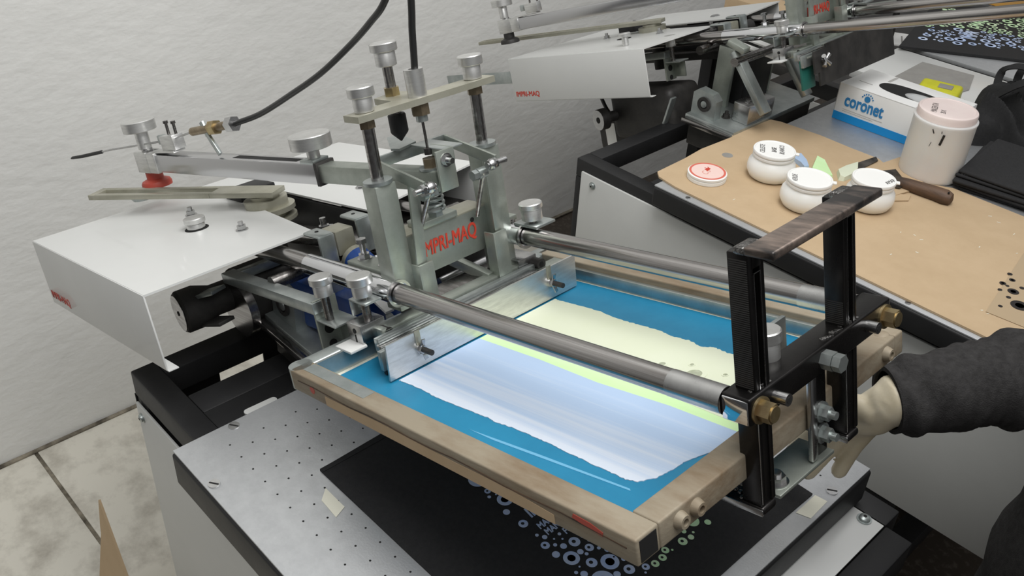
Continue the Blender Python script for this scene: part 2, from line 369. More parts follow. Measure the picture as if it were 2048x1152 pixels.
# hood
HA, HR = -.196, -.672
top = [(HA, .083, .122), (HA, .3474, .122), (-.52, .3835, .122), (-.52, .445, .122), (-.188, .4466, .122), (-.235, .70, .122), (HR, .70, .122), (HR, .083, .122)]
hood = MB().poly(top, (0, 0, .003)).build('hood', 'white', H1)
hs = MB().span(HR, HA, .0815, .0845, .012, .1245, .0012); hs.build('side_skirt', 'white', hood)
MB().span(HR, HA+.004, .083, .098, .0105, .0125, .0005).build('skirt_lip', 'white', hood)
MB().span(HR, -.24, .698, .701, .012, .1245, .001).build('side_skirt', 'white', hood)
MB().span(HR, HR+.003, .083, .70, .03, .1245, .001).build('rear_skirt', 'white', hood)
text('lettering', 'IMPRI-MAQ', 'redp', .0185, (-.664, .0813, .024), (1, 0, 0), (0, 0, 1), hood, 0, .0002, .0, bold=.0008)
MB().lathe([(0, 0), (.019, 0), (.019, .0006), (0, .0006)], (-.414, .262, .1249), UP, 30).build('knob_opening', 'slot', hood)
axis_knob('adjusting_knob', (-.415, .262, .1256), H1, .017, .009, .0145, .009, .004, .0, 'alu')
bolt('hood_nut', (-.502, .293, .125), hood, .0075, .008, .006)
bolt('hood_nut', (-.322, .295, .125), hood, .0075, .008, .006)
bolt('hood_nut', (-.318, .521, .125), hood, .010, .004, .0)
bolt('hood_nut', (-.60, .52, .125), hood, .0075, .008, .006)
# rails and sleeves
for y in (.294, .5135):
    MB().cyl((-.40, y, .1037), (.578, y, .1037), .0127, None, 40).build('guide_rail', 'rail', H1)
    MB().cyl((.518, y, .1037), (.578, y, .1037), .0131, None, 40).build('rail_tip', 'bright', H1)
    s = MB().ring((-.125, y, .1037), .0128, .0152, .212, (1, 0, 0), 40).build('rail_sleeve', 'chrome', H1)
    MB().ring((.0865, y, .1037), .0142, .0178, .0035, (1, 0, 0), 40).build('collar', 'bright', s)
    MB().cyl((-.125, y, .1037), (-.31, y, .1037), .0138, None, 40).build('bushing', 'rail', H1)
# crossbar, posts, grip
xb = MB().span(.577, .607, .287, .528, .0885, .1155, .0025, 3).build('crossbar', 'raw', H1)
MB().span(.579, .6055, .2852, .2872, .0905, .1135, .002).build('end_cap', 'chrome', xb)
wl = MB()
for y in (.306, .318, .452, .46, .465, .42, .436): wl.bar((.598, y-.007, .1155), (.603, y+.007, .1157), .004, .003, UP, .001)
wl.build('weld_bead', 'weld', xb)
for y in (.301, .5145):
    b = MB().cyl((.607, y, .1), (.6095, y, .1), .0125).nut((.6095, y, .1), (.621, y, .1), .0095).cyl((.621, y, .1), (.6225, y, .1), .0075, None, 20)
    b.build('end_bolt', 'brass', xb)
cap('grub_screw', (.607, .324, .1025), xb, .0058, .014)
cap('grub_screw', (.607, .482, .1035), xb, .0058, .012)
b = MB().nut((.607, .404, .1025), (.618, .404, .1025), .0095).nut((.6185, .404, .1025), (.6265, .404, .1025), .0088)
b.build('lock_bolt', 'galv', xb)
for y in (.3005, .4465):
    p = MB()
    for a, c in ((y, y+.0065), (y+.0155, y+.022)): p.span(.583, .604, a, c, -.003, .243, .0012)
    p.span(.583, .6025, y+.004, y+.018, -.003, .105, .0005).span(.583, .604, y+.004, y+.018, .228, .243, .0005).span(.583, .5935, y+.004, y+.018, .1, .23, .0005)
    po = p.build('handle_post', 'raw', H1)
    MB().span(.594, .600, y+.0072, y+.0148, .112, .222, .0008).build('slot_web', 'steel', po)
    se = MB()
    for yy in (y+.0061, y+.0152): se.span(.6035, .6045, yy, yy+.0007, .112, .224)
    se.span(.6035, .6045, y+.0061, y+.0159, .2235, .2245)
    se.build('slot_rim', 'bright', po)
    sg = MB()
    for k in range(60 if y < .4 else 12): sg.span(.5845, .6025, y-.0004, y+.0004, .118+k*.002, .1191+k*.002)
    sg.build('ground_edge', 'dark', po)
    MB().span(.6035, .6046, y+.0006, y+.0016, .0, .088, .0004).build('bright_edge', 'bright', po)
    ft = MB().span(.548, .606, y-.0015, y+.0205, -.0115, -.003, .003, 3).build('handle_foot', 'raw', po)
    wb = MB()
    for k in range(7): wb.lathe([(0, 0), (.0028, 0), (.002, .0018), (0, .0022)], (.552+k*.006+random.uniform(-.002, .002), y+.002+random.uniform(0, .016), -.0032), UP, 8)
    wb.build('weld_bead', 'weld', po)
    MB().span(.549, .606, y-.003, y-.0012, -.011, -.004, .0009).build('bright_edge', 'bright', po)
MB().span(.602, .6305, .297, .469, .2425, .2505, .002, 3).build('handle_grip', 'worn', H1)
MB().span(.590, .604, .2985, .3235, .2415, .249, .003).build('grip_joint', 'weld', H1)
MB().span(.590, .604, .4455, .469, .2415, .249, .003).build('grip_joint', 'weld', H1)
# front clamp that holds the screen's front tube
fc = MB().span(.590, .5935, .405, .428, -.012, .095, .001).build('clamp_plate', 'raw', H1)
MB().span(.592, .5975, .396, .4055, -.01, .088, .001).build('clamp_strip', 'bright', fc)
MB().span(.56, .60, .335, .43, -.016, -.012, .001).build('clamp_foot', 'zinc', fc)
for z in (.036, .012):
    b = MB().cyl((.5935, .417, z), (.5965, .417, z), .0105).nut((.5965, .417, z), (.6045, .417, z), .0075).cyl((.6045, .417, z), (.611, .417, z), .0042, None, 14)
    b.build('clamp_bolt', 'galv', fc)
MB().span(.545, .55, .398, .432, .07, .122, .001).build('clamp_tongue', 'galv', fc)
axis_knob('clamp_knob', (.575, .361, .112), H1, .0145, .012, .0125, .02, .0055, .055)
bolt('clamp_bolt', (.585, .352, -.012), fc, .009, .008, .004)
# floodbar with wing bolts
fb = MB().poly([(.134, .2265, .0245), (.134, .5505, .0245), (.134, .5535, .0695), (.134, .2295, .0705)], (.003, 0, 0)).build('flood_bar', 'alu', H1)
for y in (.276, .502):
    wbp = MB().cyl((.137, y, .048), (.141, y, .048), .0065, None, 16).nut((.141, y, .048), (.146, y, .048), .0055)
    for sg_ in (-1, 1): wbp.bar((.1435, y, .048+sg_*.003), (.1455, y+.002, .048+sg_*.0135), .0022, .006, (0, 1, 0), .001)
    wo = wbp.build('wing_nut', 'bright', fb); MB().cyl((.146, y, .048), (.162, y, .048), .0036, None, 14).build('stud', 'dark', wo)
    MB().span(.1372, .138, y-.004, y+.004, .05, .072, .0003).build('slot', 'tan', fb)
# squeegee holder bars
hd = MB().span(.060, .082, .262, .50, .048, .064, .002)
hd.build('holder_bar', 'zinc', H1)
MB().span(.086, .096, .245, .515, .044, .062, .001).build('holder_bar', 'galv', H1)
MB().span(.098, .108, .24, .508, .0405, .058, .001).build('holder_bar', 'bright', H1)
MB().span(.110, .118, .232, .505, .03, .056, .001).build('squeegee_clamp', 'galv', H1)
MB().span(.111, .117, .235, .548, .0235, .04, .001).build('squeegee_blade', 'rubber', H1)
MB().span(.124, .127, .237, .50, .05, .0535, .0006).build('holder_strip', 'zinc', H1)
# near clamp block
cb = MB().span(.037, .069, .24, .277, .05, .0755, .0012).build('clamp_block', 'bright', H1)
MB().span(.036, .072, .218, .243, .047, .0505, .0008).build('block_tongue', 'white', cb)
MB().span(.0525, .0545, .2395, .2402, .05, .061).cyl((.0535, .2405, .066), (.0535, .2394, .066), .0035, None, 16).build('block_slit', 'slot', cb)
cap('block_screw', (.069, .272, .057), cb, .0072, .013, (1, 0, 0), 'dark')
ub = MB().span(.034, .072, .252, .278, .0985, .1015, .001).span(.034, .037, .252, .278, .077, .0985, .001).build('block_bracket', 'galv', cb)
axis_knob('height_knob', (.053, .263, .1055), H1, .0165, .0115, .0125, .0165, .0055, .03)
cb2 = MB().span(.04, .085, .495, .53, .045, .072, .002).build('clamp_block', 'bright', H1)
cap('block_screw', (.085, .523, .06), cb2, .008, .016, (1, 0, 0), 'dark')
MB().span(.088, .125, .515, .56, .052, .055, .001).build('block_tongue', 'zinc', cb2)
# side bracket with knob
sb = MB().bar((-.298, .244, .072), (-.03, .244, .079), .022, .016, UP, .0015).build('side_bracket', 'galv', H1)
MB().span(-.30, -.285, .25, .34, .062, .076, .001).build('bracket_end', 'galv', sb)
br = MB().span(-.038, -.033, .236, .272, .015, .088, .001).build('bracket_plate', 'zinc', sb)
for z, r in ((.045, .0075), (.022, .006)): MB().cyl((-.0335, .252, z), (-.0322, .252, z), r, None, 24).build('plate_hole', 'slot', br)
MB().span(-.034, .012, .236, .272, .060, .063, .001).build('bracket_shelf', 'galv', sb)
MB().span(-.034, .0, .268, .272, .02, .062, .001).build('bracket_web', 'zinc', sb)
axis_knob('bracket_knob', (-.0165, .247, .098), H1, .0155, .0105, .0125, .0165, .0058, .036)
# plates welded on the sleeves
p1 = MB().span(-.055, .042, .312, .342, .1075, .1155, .0015).build('sleeve_plate', 'zinc', H1)
MB().span(-.05, .04, .305, .315, .098, .109, .002).build('plate_seat', 'steel', p1)
for x in (-.035, .014): hexbolt('plate_bolt', (x, .329, .1155), p1, .023)
wb = MB()
for k in range(9): wb.lathe([(0, 0), (.0045, 0), (.003, .003), (0, .004)], (.036+random.uniform(0, .014), .306+random.uniform(0, .026), .112+random.uniform(-.006, .004)), UP, 8)
wb.build('weld_bead', 'weld', p1)
p2 = MB().span(-.01, .05, .492, .535, .1155, .1235, .0015).build('sleeve_plate', 'zinc', H1)
MB().span(-.01, .045, .49, .53, .108, .1155, .002).build('plate_seat', 'steel', p2)
hexbolt('plate_bolt', (.018, .518, .1235), p2, .024)
hexbolt('plate_bolt', (-.01, .53, .1185), p2, .006)
wb = MB()
for k in range(9): wb.lathe([(0, 0), (.004, 0), (.003, .003), (0, .004)], (.052+random.uniform(0, .012), .505+random.uniform(0, .02), .117+random.uniform(-.005, .004)), UP, 8)
wb.build('weld_bead', 'weld', p2)
MB().span(.072, .118, .508, .545, .1185, .1225, .001).build('knob_plate', 'galv', p2)
axis_knob('rail_knob', (.097, .522, .1265), H1, .0165, .008, .0145, .0165, .006, .004)
# tower: posts, threaded rods, top plate
for y, zb in ((.318, .10), (.490, .075)):
    po = MB().span(.040, .070, y-.0155, y+.0155, zb-.03, .236, .0015).build('tower_post', 'zinc', H1)
    MB().cyl((.055, y, .236), (.055, y, .2405), .0185, None, 32).build('post_washer', 'galv', po)
    MB().cyl((.055, y, .236), (.058, y, .318), .0078, None, 18).build('threaded_rod', 'rail', H1)
    MB().nut((.058, y, .306), (.058, y, .3165), .0105).build('rod_nut', 'copper', H1)
    axis_knob('lift_knob', (.058, y, .3255), H1, .0165, .0125, .0122, .0185, .004, .0)
out = []
for x, y in ((.044, .296), (.076, .296), (.076, .512), (.044, .512), (.044, .418), (.0, .414), (-.006, .395), (.0, .372), (.044, .368)): out.append((x, y, .3175))
MB().poly(out, (0, 0, .008)).build('top_plate', 'tan', H1)
MB().nut((.012, .393, .3255), (.012, .393, .336), .0105).build('stop_nut', 'brass', H1)
MB().cyl((.012, .393, .30), (.012, .393, .37), .0068, None, 18).build('stop_screw', 'rail', H1)
axis_knob('stop_knob', (.012, .393, .363), H1, .0175, .011, .0135, .0185, .004, .0)
MB().lathe([(0, 0), (.001, 0), (.011, .011), (.0118, .013), (.0118, .034), (.0105, .036), (.006, .036), (0, .036)], (.012, .393, .266), UP, 28).build('rubber_bumper', 'rubber', H1)
cs = MB().ring((.0605, .397, .3255), .006, .0122, .034, UP, 32).build('cable_socket', 'alu', H1)
MB().nut((.0605, .397, .3025), (.0605, .397, .3175), .0122).build('socket_nut', 'copper', cs)
MB().cyl((.0605, .397, .294), (.0605, .397, .303), .0075, None, 20).build('socket_tip', 'galv', cs)
MB().cyl((.0605, .397, .256), (.0605, .397, .294), .0018, None, 10).build('cable_wire', 'steel', cs)
# channel with lettering, spring
ch = MB().span(.052, .058, .332, .478, .098, .158, .0012).build('cross_channel', 'zinc', H1)
MB().span(.018, .058, .332, .478, .1555, .159, .001).build('channel_flange', 'tan', ch)
text('lettering', 'IMPRI-MAQ', 'redp', .028, (.0586, .3575, .1215), (0, 1, .0), (0, 0, 1), ch, .12, .0003, .0, sx=.68, bold=.0009)
MB().lathe([(0, 0), (.0032, 0), (.0032, .0006), (0, .0006)], (.0582, .449, .145), (1, 0, 0), 16).build('channel_hole', 'slot', ch)
ss = MB().span(.03, .062, .364, .424, .159, .168, .001).build('spring_seat', 'zinc', H1)
MB().nut((.052, .396, .168), (.052, .396, .176), .0105).cyl((.052, .396, .1755), (.052, .396, .178), .0145, None, 24).build('spring_nut', 'galv', ss)
hp = [(.055+.0115*math.cos(t), .3965+.0115*math.sin(t), .178+.034*t/(2*math.pi*5)) for t in [2*math.pi*5*k/110 for k in range(111)]]
MB().tube(hp, .0019, 8).build('coil_spring', 'galv', H1)
# straps and L brackets in front of the tower
st = MB().bar((.078, .3525, .226), (.078, .337, .075), .016, .004, (1, 0, 0), .0006).build('link_strap', 'zinc', H1)
MB().span(.076, .080, .468, .484, .098, .226, .0008).build('link_strap', 'zinc', H1)
for y in (.347, .474):
    lb = MB().span(.082, .086, y-.014, y+.008, .06, .125, .0008).span(.066, .086, y-.0155, y-.0125, .06, .125, .0008).build('guide_bracket', 'zinc', H1)
MB().span(.075, .112, .345, .362, .058, .061, .0006).build('guide_foot', 'zinc', H1)
# yoke
for y in (.345, .462):
    MB().bar((.012, y, .2485), (.112, y, .2285), .004, .015, UP, .0006).build('yoke_arm', 'zinc', H1)
yk = MB().span(.010, .014, .343, .464, .241, .256, .0006).build('yoke_bar', 'galv', H1)
MB().poly([(-.05, .412, .2575), (-.045, .432, .2575), (.016, .412, .2575), (.026, .378, .2575), (.012, .374, .2575)], (0, 0, .003)).build('bumper_shelf', 'galv', yk)
MB().span(.022, .094, .398, .428, .2575, .260, .001).build('yoke_plate', 'galv', yk)
hg = MB().span(.092, .0955, .382, .410, .208, .2605, .001).span(.05, .0955, .4085, .4115, .243, .2605, .001).build('hanger_plate', 'zinc', H1)
bolt('hanger_bolt', (.0955, .3965, .247), hg, .0068, .006, .007, 'bright', (1, 0, 0))
MB().nut((.06, .397, .251), (.06, .397, .259), .0055).build('wire_nut', 'dark', yk)
for y, sgn in ((.345, 1), (.462, -1)):
    j = MB().lathe([(0, -.0065), (.006, -.0055), (.0078, -.002), (.0078, .002), (.006, .0055), (0, .0065)], (.112, y+sgn*.008, .226), (0, 1, 0), 20)
    j.cyl((.112, y-.016, .226), (.112, y+.016, .226), .0042, None, 14).nut((.112, y-.006, .226), (.112, y-.001, .226), .0075)
    j.build('rod_end', 'bright', H1)
    MB().cyl((.094, y+sgn*.006, .214), (.094, y+sgn*.02, .214), .0075, None, 20).nut((.094, y+sgn*.02, .214), (.094, y+sgn*.028, .214), .007).build('pivot_pin', 'galv', H1)
    MB().cyl((.100, y+sgn*.014, .216), (.064, y+sgn*.008, .150), .0032, None, 12).build('link_rod', 'rail', H1)
# swinging arm with chrome box tube, driven by the crank bar
def arm_set(H1, A0, A1, A2, P1, K, bush='red'):
    t_ = (A2-A1).normalized()
    ar = MB().bar(A0, A1, .027, .026, UP, .0015).build('swing_arm', 'zinc', H1)
    MB().nut(A0+V((-.02, -.002, .0155)), A0+V((-.02, -.002, .027)), .0105).build('arm_bolt', 'copper', ar)
    MB().cyl(A0+V((-.02, -.002, .013)), A0+V((-.02, -.002, .0155)), .016).build('arm_washer', 'galv', ar)
    tb = MB().bar(A1-t_*.002, A2, .031, .031, UP, .0022).build('arm_tube', 'satin', H1)
    MB().bar(A1+t_*.05+V((0, 0, .0153)), A1+t_*.21+V((0, 0, .0153)), .014, .001, UP).build('arm_slot', 'slot', tb)
    MB().bar(A1-t_*.006, A1+t_*.001, .034, .034, UP, .001).build('arm_end_cap', 'dark', ar)
    MB().bar(A1+t_*.002+V((0, 0, .0175)), A1+t_*.032+V((0, 0, .0175)), .03, .006, UP, .001).build('arm_clamp', 'galv', ar)
    axis_knob('arm_knob', A1+t_*.016+V((0, 0, .020)), H1, .0305, .020, .0095, .016, .006, .004, 'alu')
    s_ = V((-t_.y, t_.x, 0)).normalized()
    cv = MB().bar(A2-t_*.014, A2+t_*.012, .035, .036, UP, .002)
    for q in (-.0145, .0145): cv.bar(A2+t_*.012+s_*q, A2+t_*.05+s_*q, .006, .036, UP, .001)
    cv.build('arm_clevis', 'alu', H1)
    E_ = A2+t_*.032
    MB().cyl(E_+V((0, 0, -.03)), E_+V((0, 0, .022)), .0095, None, 24).build('clevis_pin', 'bright', H1)
    axis_knob('clevis_knob', A2+t_*.036+V((0, 0, .021)), H1, .0285, .0185, .0115, .032, .006, .004, 'alu')
    MB().lathe([(0, 0), (.026, 0), (.026, .006), (.024, .010), (.0145, .014), (.0145, .026), (0, .026)], E_+V((0, 0, -.046)), UP, 32).build('spacer_bush', bush, H1)
    B0 = A2-t_*.06
    ck = MB().bar(B0+V((.012, .002, .0215)), B0+t_*.055+V((0, 0, .0185)), .024, .004, UP, .001).bar(B0+V((.018, .003, .037)), B0+t_*.022+V((0, 0, .034)), .022, .025, UP, .001).build('cable_clamp', 'alu', H1)
    MB().bar(B0+t_*.024+V((0, .003, .038)), B0+t_*.042+V((0, .003, .038)), .014, .016, UP, .002).build('clamp_nut', 'galv', ck)
    for k in (.011, -.012):
        q = B0-t_*k+V((0, .003, .046)); MB().cyl(q, q+V((0, 0, .022)), .0026, None, 12).cyl(q+V((0, 0, .02)), q+V((0, 0, .0245)), .0042, None, 14).build('clamp_screw', 'steel', ck)
    MB().lathe([(0, .098), (.046, .098), (.046, .104), (.03, .104), (.03, .114), (.046, .114), (.046, .122), (.036, .122), (.036, .137), (.024, .137), (.024, .143), (0, .143)], K, UP, 44).build('crank_disc', 'tan', H1)
    cbx = MB(); P0 = K+V((.03, .012, .1475)); x = (P1-P0).normalized(); s = V((-x.y, x.x, 0)).normalized(); L = (P1-P0).length
    cbx.bar(P0, P0+x*.12, .042, .009, UP, .001)
    for q in (-.0155, .0155): cbx.bar(P0+x*.12+s*q, P1-x*.012+s*q, .011, .009, UP, .001)
    cbx.bar(P1-x*.014, P1, .042, .009, UP, .001)
    cbx.build('crank_bar', 'tan', H1)
    MB().lathe([(0, 0), (.02, 0), (.016, -.006), (0, -.006)], P0+x*(L-.095)-V((0, 0, .0045)), UP, 24).build('bar_nut', 'galv', H1)
    return ck
K = V((-.412, .388, 0)); A2 = V((-.60, .304, .207))
ck = arm_set(H1, V((.08, .40, .219)), V((-.162, .369, .213)), A2, V((-.695, .212, .164)), K)
WP_ = [V((-.455, .315, .266)), V((-.545, .312, .2465)), V((-.60, .302, .240)), V((-.731, .27, .225)), V((-.80, .262, .214))]
MB().tube(WP_, .0018, 10).build('bare_wire', 'bright', ck)
MB().tube([V((-.765, .266, .2195)), V((-.85, .255, .2065)), V((-.893, .25, .2012)), V((-.902, .249, .199))], .0032, 10, [.0032, .0032, .0028, .001]).build('wire_end', 'rubber', ck)
D0 = V((-.455, .315, .266)); D1 = V((-.351, .34, .279)); dd = (D1-D0).normalized()
fe = MB().cyl(D0, D0+dd*.1, .0068, None, 20).build('cable_ferrule', 'copper', H1)
MB().nut(D0+dd*.050, D0+dd*.065, .0118).build('ferrule_nut', 'brass', fe)
MB().nut(D0+dd*.095, D0+dd*.110, .0125).build('ferrule_nut', 'bright', fe)
MB().bar(D0+dd*.03+V((0, 0, .013)), D0+dd*.036+V((.003, 0, -.011)), .012, .005, (0, 1, 0), .001).bar(D0+dd*.036+V((.003, 0, -.010)), D0+dd*.05+V((.008, 0, -.042)), .01, .005, (0, 1, 0), .001).build('cable_fork', 'galv', fe)
E1 = D0+dd*.108
pts = spline([E1, V((-.298, .36, .292)), V((-.211, .37, .322)), V((-.13, .38, .353)), V((-.058, .39, .389)), V((-.002, .39, .417)), V((.040, .39, .443)), V((.09, .392, .50)), V((.13, .395, .58)), V((.12, .397, .60)), V((.10, .397, .53)), V((.083, .397, .441)), V((.074, .397, .406)), V((.068, .397, .376)), V((.062, .397, .349))], 8)
MB().tube(pts, .0044, 14).build('control_cable', 'hose', H1)
MB().cyl(K+V((0, 0, .02)), K+V((0, 0, .105)), .017, None, 28).build('crank_shaft', 'dark', H1)
MB().span(-.53, -.47, .372, .44, .07, .142, .002).build('crank_housing', 'black', H1)
# mechanism under the hood
MB().span(-.50, -.2, .42, .70, .03, .05, .002).build('slide_plate', 'dark', H1)
MB().span(-.52, -.20, .445, .452, .055, .118, .001).build('inner_wall', 'black', H1)
MB().bar((-.45, .36, .085), (-.16, .42, .088), .05, .012, UP, .001).build('slide_bar', 'steel', H1)
MB().cyl((-.17, .25, .082), (-.17, .60, .082), .0105, None, 28).build('cross_shaft', 'steel', H1)
MB().cyl((-.17, .42, .10), (-.17, .46, .10), .017, None, 24).build('shaft_hub', 'dark', H1)
for x0, y0, z0 in ((-.191, .326, .130), (-.191, .392, .136), (-.15, .30, .098)):
    c_ = MB().span(x0, x0+.045, y0, y0+.026, z0-.006, z0, .003).span(x0+.04, x0+.046, y0, y0+.026, z0-.055, z0-.002, .002).build('shaft_clamp', 'galv', H1)
    MB().cyl((x0+.02, y0+.013, z0), (x0+.02, y0+.013, z0+.0006), .003, None, 14).build('clamp_hole', 'slot', c_)
MB().span(-.19, -.15, .356, .388, .088, .126, .002).build('slide_block', 'tan', H1)
bolt('slide_bolt', (-.23, .385, .108), H1, .009, .008, .012)
bolt('slide_bolt', (-.25, .40, .098), H1, .012, .008, .0)
MB().bar((-.13, .352, .075), (-.02, .345, .035), .022, .004, UP).bar((-.13, .402, .075), (-.01, .395, .03), .022, .004, UP).build('belt_strap', 'lid', H1)
MB().cyl((-.14, .377, .078), (.04, .365, .008), .0215, None, 32).build('damper', 'blue', H1)
MB().lathe([(0, 0), (.0215, 0), (.0215, .008), (.012, .014), (0, .014)], (-.14, .377, .078), (-.18, .012, .07), 28).build('damper_cap', 'tan', H1)
MB().span(-.25, -.06, .305, .36, -.02, .058, .008).build('motor_body', 'blue', H1)
MB().span(-.06, -.02, .42, .56, .05, .075, .002).build('cross_plate', 'dark', H1)
MB().span(-.09, .03, .40, .52, .0, .004, .001).build('base_sheet', 'plate', H1)
MB().cyl((-.02, .43, .045), (-.02, .54, .045), .008, None, 20).cyl((.03, .44, .05), (.03, .50, .05), .006, None, 20).build('tie_bar', 'bright', H1)
MB().bar((-.02, .44, .085), (.07, .455, .06), .012, .014, UP, .001).build('link_lever', 'zinc', H1)
MB().span(.02, .058, .33, .49, .045, .062, .004).build('rear_tube', 'steel', H1)
# drive motor with pulley beside the cabinet
mo = MB().lathe([(0, 0), (.031, 0), (.034, .004), (.034, .03), (.025, .055), (.025, .09), (0, .09)], (-.345, .172, .028), (.1, 1, .02), 32).build('drive_pulley', 'dark', H1)
MB().lathe([(0, 0), (.029, 0), (.029, .0008), (0, .0008)], (-.3449, .1712, .028), (-.1, -1, -.02), 30).build('pulley_face', 'rail', mo)
MB().lathe([(0, 0), (.004, 0), (.004, .001), (0, .001)], (-.3448, .1704, .028), (-.1, -1, -.02), 6).build('socket', 'slot', mo)
MB().span(-.37, -.285, .262, .345, -.015, .062, .012, 3).build('motor_housing', 'dark', H1)
MB().cyl((-.31, .248, .012), (-.31, .262, .012), .046, None, 36).build('motor_flange', 'rail', H1)
MB().bar((-.345, .20, .045), (-.29, .22, .06), .03, .006, UP, .001).build('belt_guard', 'galv', H1)
MB().bar((-.345, .20, .002), (-.28, .215, .012), .03, .006, UP, .001).build('belt_guard', 'dark', H1)
# ---------------- printing screen ----------------
S1 = empty('screen_frame', (.0840, -.0293, .08), (0, -TH, 0), .9)
tag(S1, 'raised silk screen with blue mesh, pale inks and tape-covered tube frame', 'printing screen')
ZB, ZT = .0215, .0485; X0, X1, Y0, Y1 = .0235, .589, .150, .590; WN = .029
MB().span(X0+.014, X1, Y0, Y0+WN, ZB, ZT, .0022, 3).build('frame_tube', 'screen', S1)
MB().span(X0+.014, X1, Y1-WN+.012, Y1, ZB, ZT, .0022, 3).build('frame_tube', 'screen', S1)
MB().span(X1-WN, X1, Y0+WN, Y1-WN+.012, ZB, ZT, .0022, 3).build('frame_tube', 'screen', S1)
rt = MB().span(X0, X0+.025, Y0+.012, Y1, ZB, ZT, .003, 3)
rt.cyl((X0+.015, Y0+.0152, ZB), (X0+.015, Y0+.0152, ZT), .0150, None, 30)
rt.build('frame_tube', 'galv', S1)
MB().span(X1-.0005, X1+.0006, Y0+.004, Y0+WN-.004, ZB+.003, ZT-.003).build('tube_opening', 'slot', S1)
MB().span(X0+.03, X0+.16, Y0+.010, Y0+WN-.003, ZT, ZT+.0004).build('frame_tape', 'galv', S1)
MB().poly([(X1-.072, Y0-.0005, ZB+.019), (X1-.07, Y0-.0005, ZB+.0235), (X1-.05, Y0-.0005, ZB+.0225), (X1-.036, Y0-.0005, ZB+.019), (X1-.037, Y0-.0005, ZB+.0145), (X1-.055, Y0-.0005, ZB+.0165)], (0, .0006, 0)).build('red_mark', 'red', S1)
MB().cyl((X0+.062, Y0-.0004, ZB+.013), (X0+.062, Y0, ZB+.013), .005, None, 20).build('red_mark', 'red', S1)
sm2 = MB()
for k in range(14):
    x_ = X0+.03+k*.0375; sm2.bar((x_, Y0-.0002, ZB+.0165+.0012*math.sin(k*1.7)), (x_+.0375, Y0-.0002, ZB+.0165+.0012*math.sin(k*1.7+1.7)), .0008, .0011, UP)
sm2.build('tape_seam', 'wood', S1)
MB().poly([(X0+.09, Y0-.0004, ZB+.001), (X0+.09, Y0-.0004, ZB+.013), (X0+.20, Y0-.0004, ZB+.0155), (X0+.33, Y0-.0004, ZB+.0135), (X0+.41, Y0-.0004, ZB+.015), (X0+.47, Y0-.0004, ZB+.011), (X0+.47, Y0-.0004, ZB+.001)], (0, .0005, 0)).build('brown_tape', 'card', S1)
for y in (.205, .227, .553):
    MB().lathe([(.0085, 0), (.0078, .003), (.0062, .007), (.0036, .007), (.0036, .002), (0, .002)], (X1, y, .036), (1, 0, 0), 22).build('frame_boss', 'screen', S1)
MB().lathe([(.008, 0), (.006, .0015), (0, .0018)], (X1-.014, .57, ZT), UP, 16).build('frame_rivet', 'screen', S1)
MB().span(X0+.02, X1-.02, Y0+.02, Y1-.012, ZB-.0006, ZB+.0006).build('mesh', 'emul', S1)
# pale strip of bare mesh and glue along the inner edges
MB().poly([(X0+.025, Y0+WN, ZB+.0006), (X0+.036, Y0+WN, ZB+.0006), (X0+.032, .52, ZB+.0006), (X0+.025, .52, ZB+.0006)], (0, 0, .0003)).build('glue_strip', 'tape', S1)
MB().poly([(.1, .566, ZB+.0006), (.3, .566, ZB+.0006), (.45, .566, ZB+.0006), (.56, .562, ZB+.0006), (.56, .573, ZB+.0006), (.1, .573, ZB+.0006)], (0, 0, .0003)).build('glue_strip', 'tape', S1)
MB().span(X0+.026, X0+.03, Y0+WN, .566, ZB+.0006, ZT-.001).build('inner_face', 'galv', S1)
MB().span(.08, X1-WN, .567, .5775, ZB+.001, ZB+.0185, .001).build('inner_face', 'galv', S1)
def ragged(pts, amp, n=10):
    out = []
    for i in range(len(pts)-1):
        a = V((*pts[i], 0)); b = V((*pts[i+1], 0))
        for k in range(n):
            t = k/n; p = a.lerp(b, t); d = (b-a).normalized(); nn = V((-d.y, d.x, 0))
            p += nn*amp*(random.uniform(-1, 1)+.6*math.sin(p.x*700)*math.sin(p.x*130))*.5; out.append((p.x, p.y))
    out.append(pts[-1]); return out
LAV = [(.1395, .2366), (.1609, .2372), (.1892, .2375), (.2142, .2352), (.2398, .2358), (.2703, .2380), (.3038, .2388), (.3117, .2372), (.3411, .2400), (.3729, .2402), (.3949, .240), (.4249, .2388), (.4536, .2377), (.4792, .2376), (.499, .2369), (.5112, .2405), (.5208, .254), (.5255, .2739), (.5269, .2909), (.5365, .3169), (.5389, .3374)]
lo = ragged(LAV, .0013, 9)+[(.5375, .3605), (.45, .364), (.35, .3605), (.25, .3655), (.1395, .3655)]
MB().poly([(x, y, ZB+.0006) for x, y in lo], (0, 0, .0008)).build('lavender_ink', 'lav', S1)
go = [(.1395, .3655), (.25, .3655), (.35, .3605), (.45, .364), (.5375, .3605), (.5375, .372), (.45, .379), (.3, .3795), (.1395, .378)]
MB().poly([(x, y, ZB+.0006) for x, y in go], (0, 0, .0006)).build('green_ink', 'grn', S1)
YF = [(.1395, .5045), (.1485, .503), (.1778, .504), (.2234, .5039), (.263, .4983), (.2923, .4981), (.3276, .4988), (.3512, .4934), (.3758, .4954), (.3953, .4888), (.4117, .4955), (.4319, .4915), (.4511, .4958), (.5036, .4864), (.535, .47)]
yo = [(.1395, .378), (.3, .3795), (.45, .379), (.5375, .372)]+ragged(YF, .0016, 9)[::-1]
MB().poly([(x, y, ZB+.0006) for x, y in yo], (0, 0, .0008)).build('yellow_ink', 'yel', S1)
em = MB()
for x, y, r in ((.43, .432, .0145), (.385, .432, .0065), (.46, .448, .004), (.415, .448, .004), (.40, .418, .004)): em.ring((x, y, ZB+.00145), r*.62, r, .0004)
em.build('stencil_ghost', 'yel', S1)
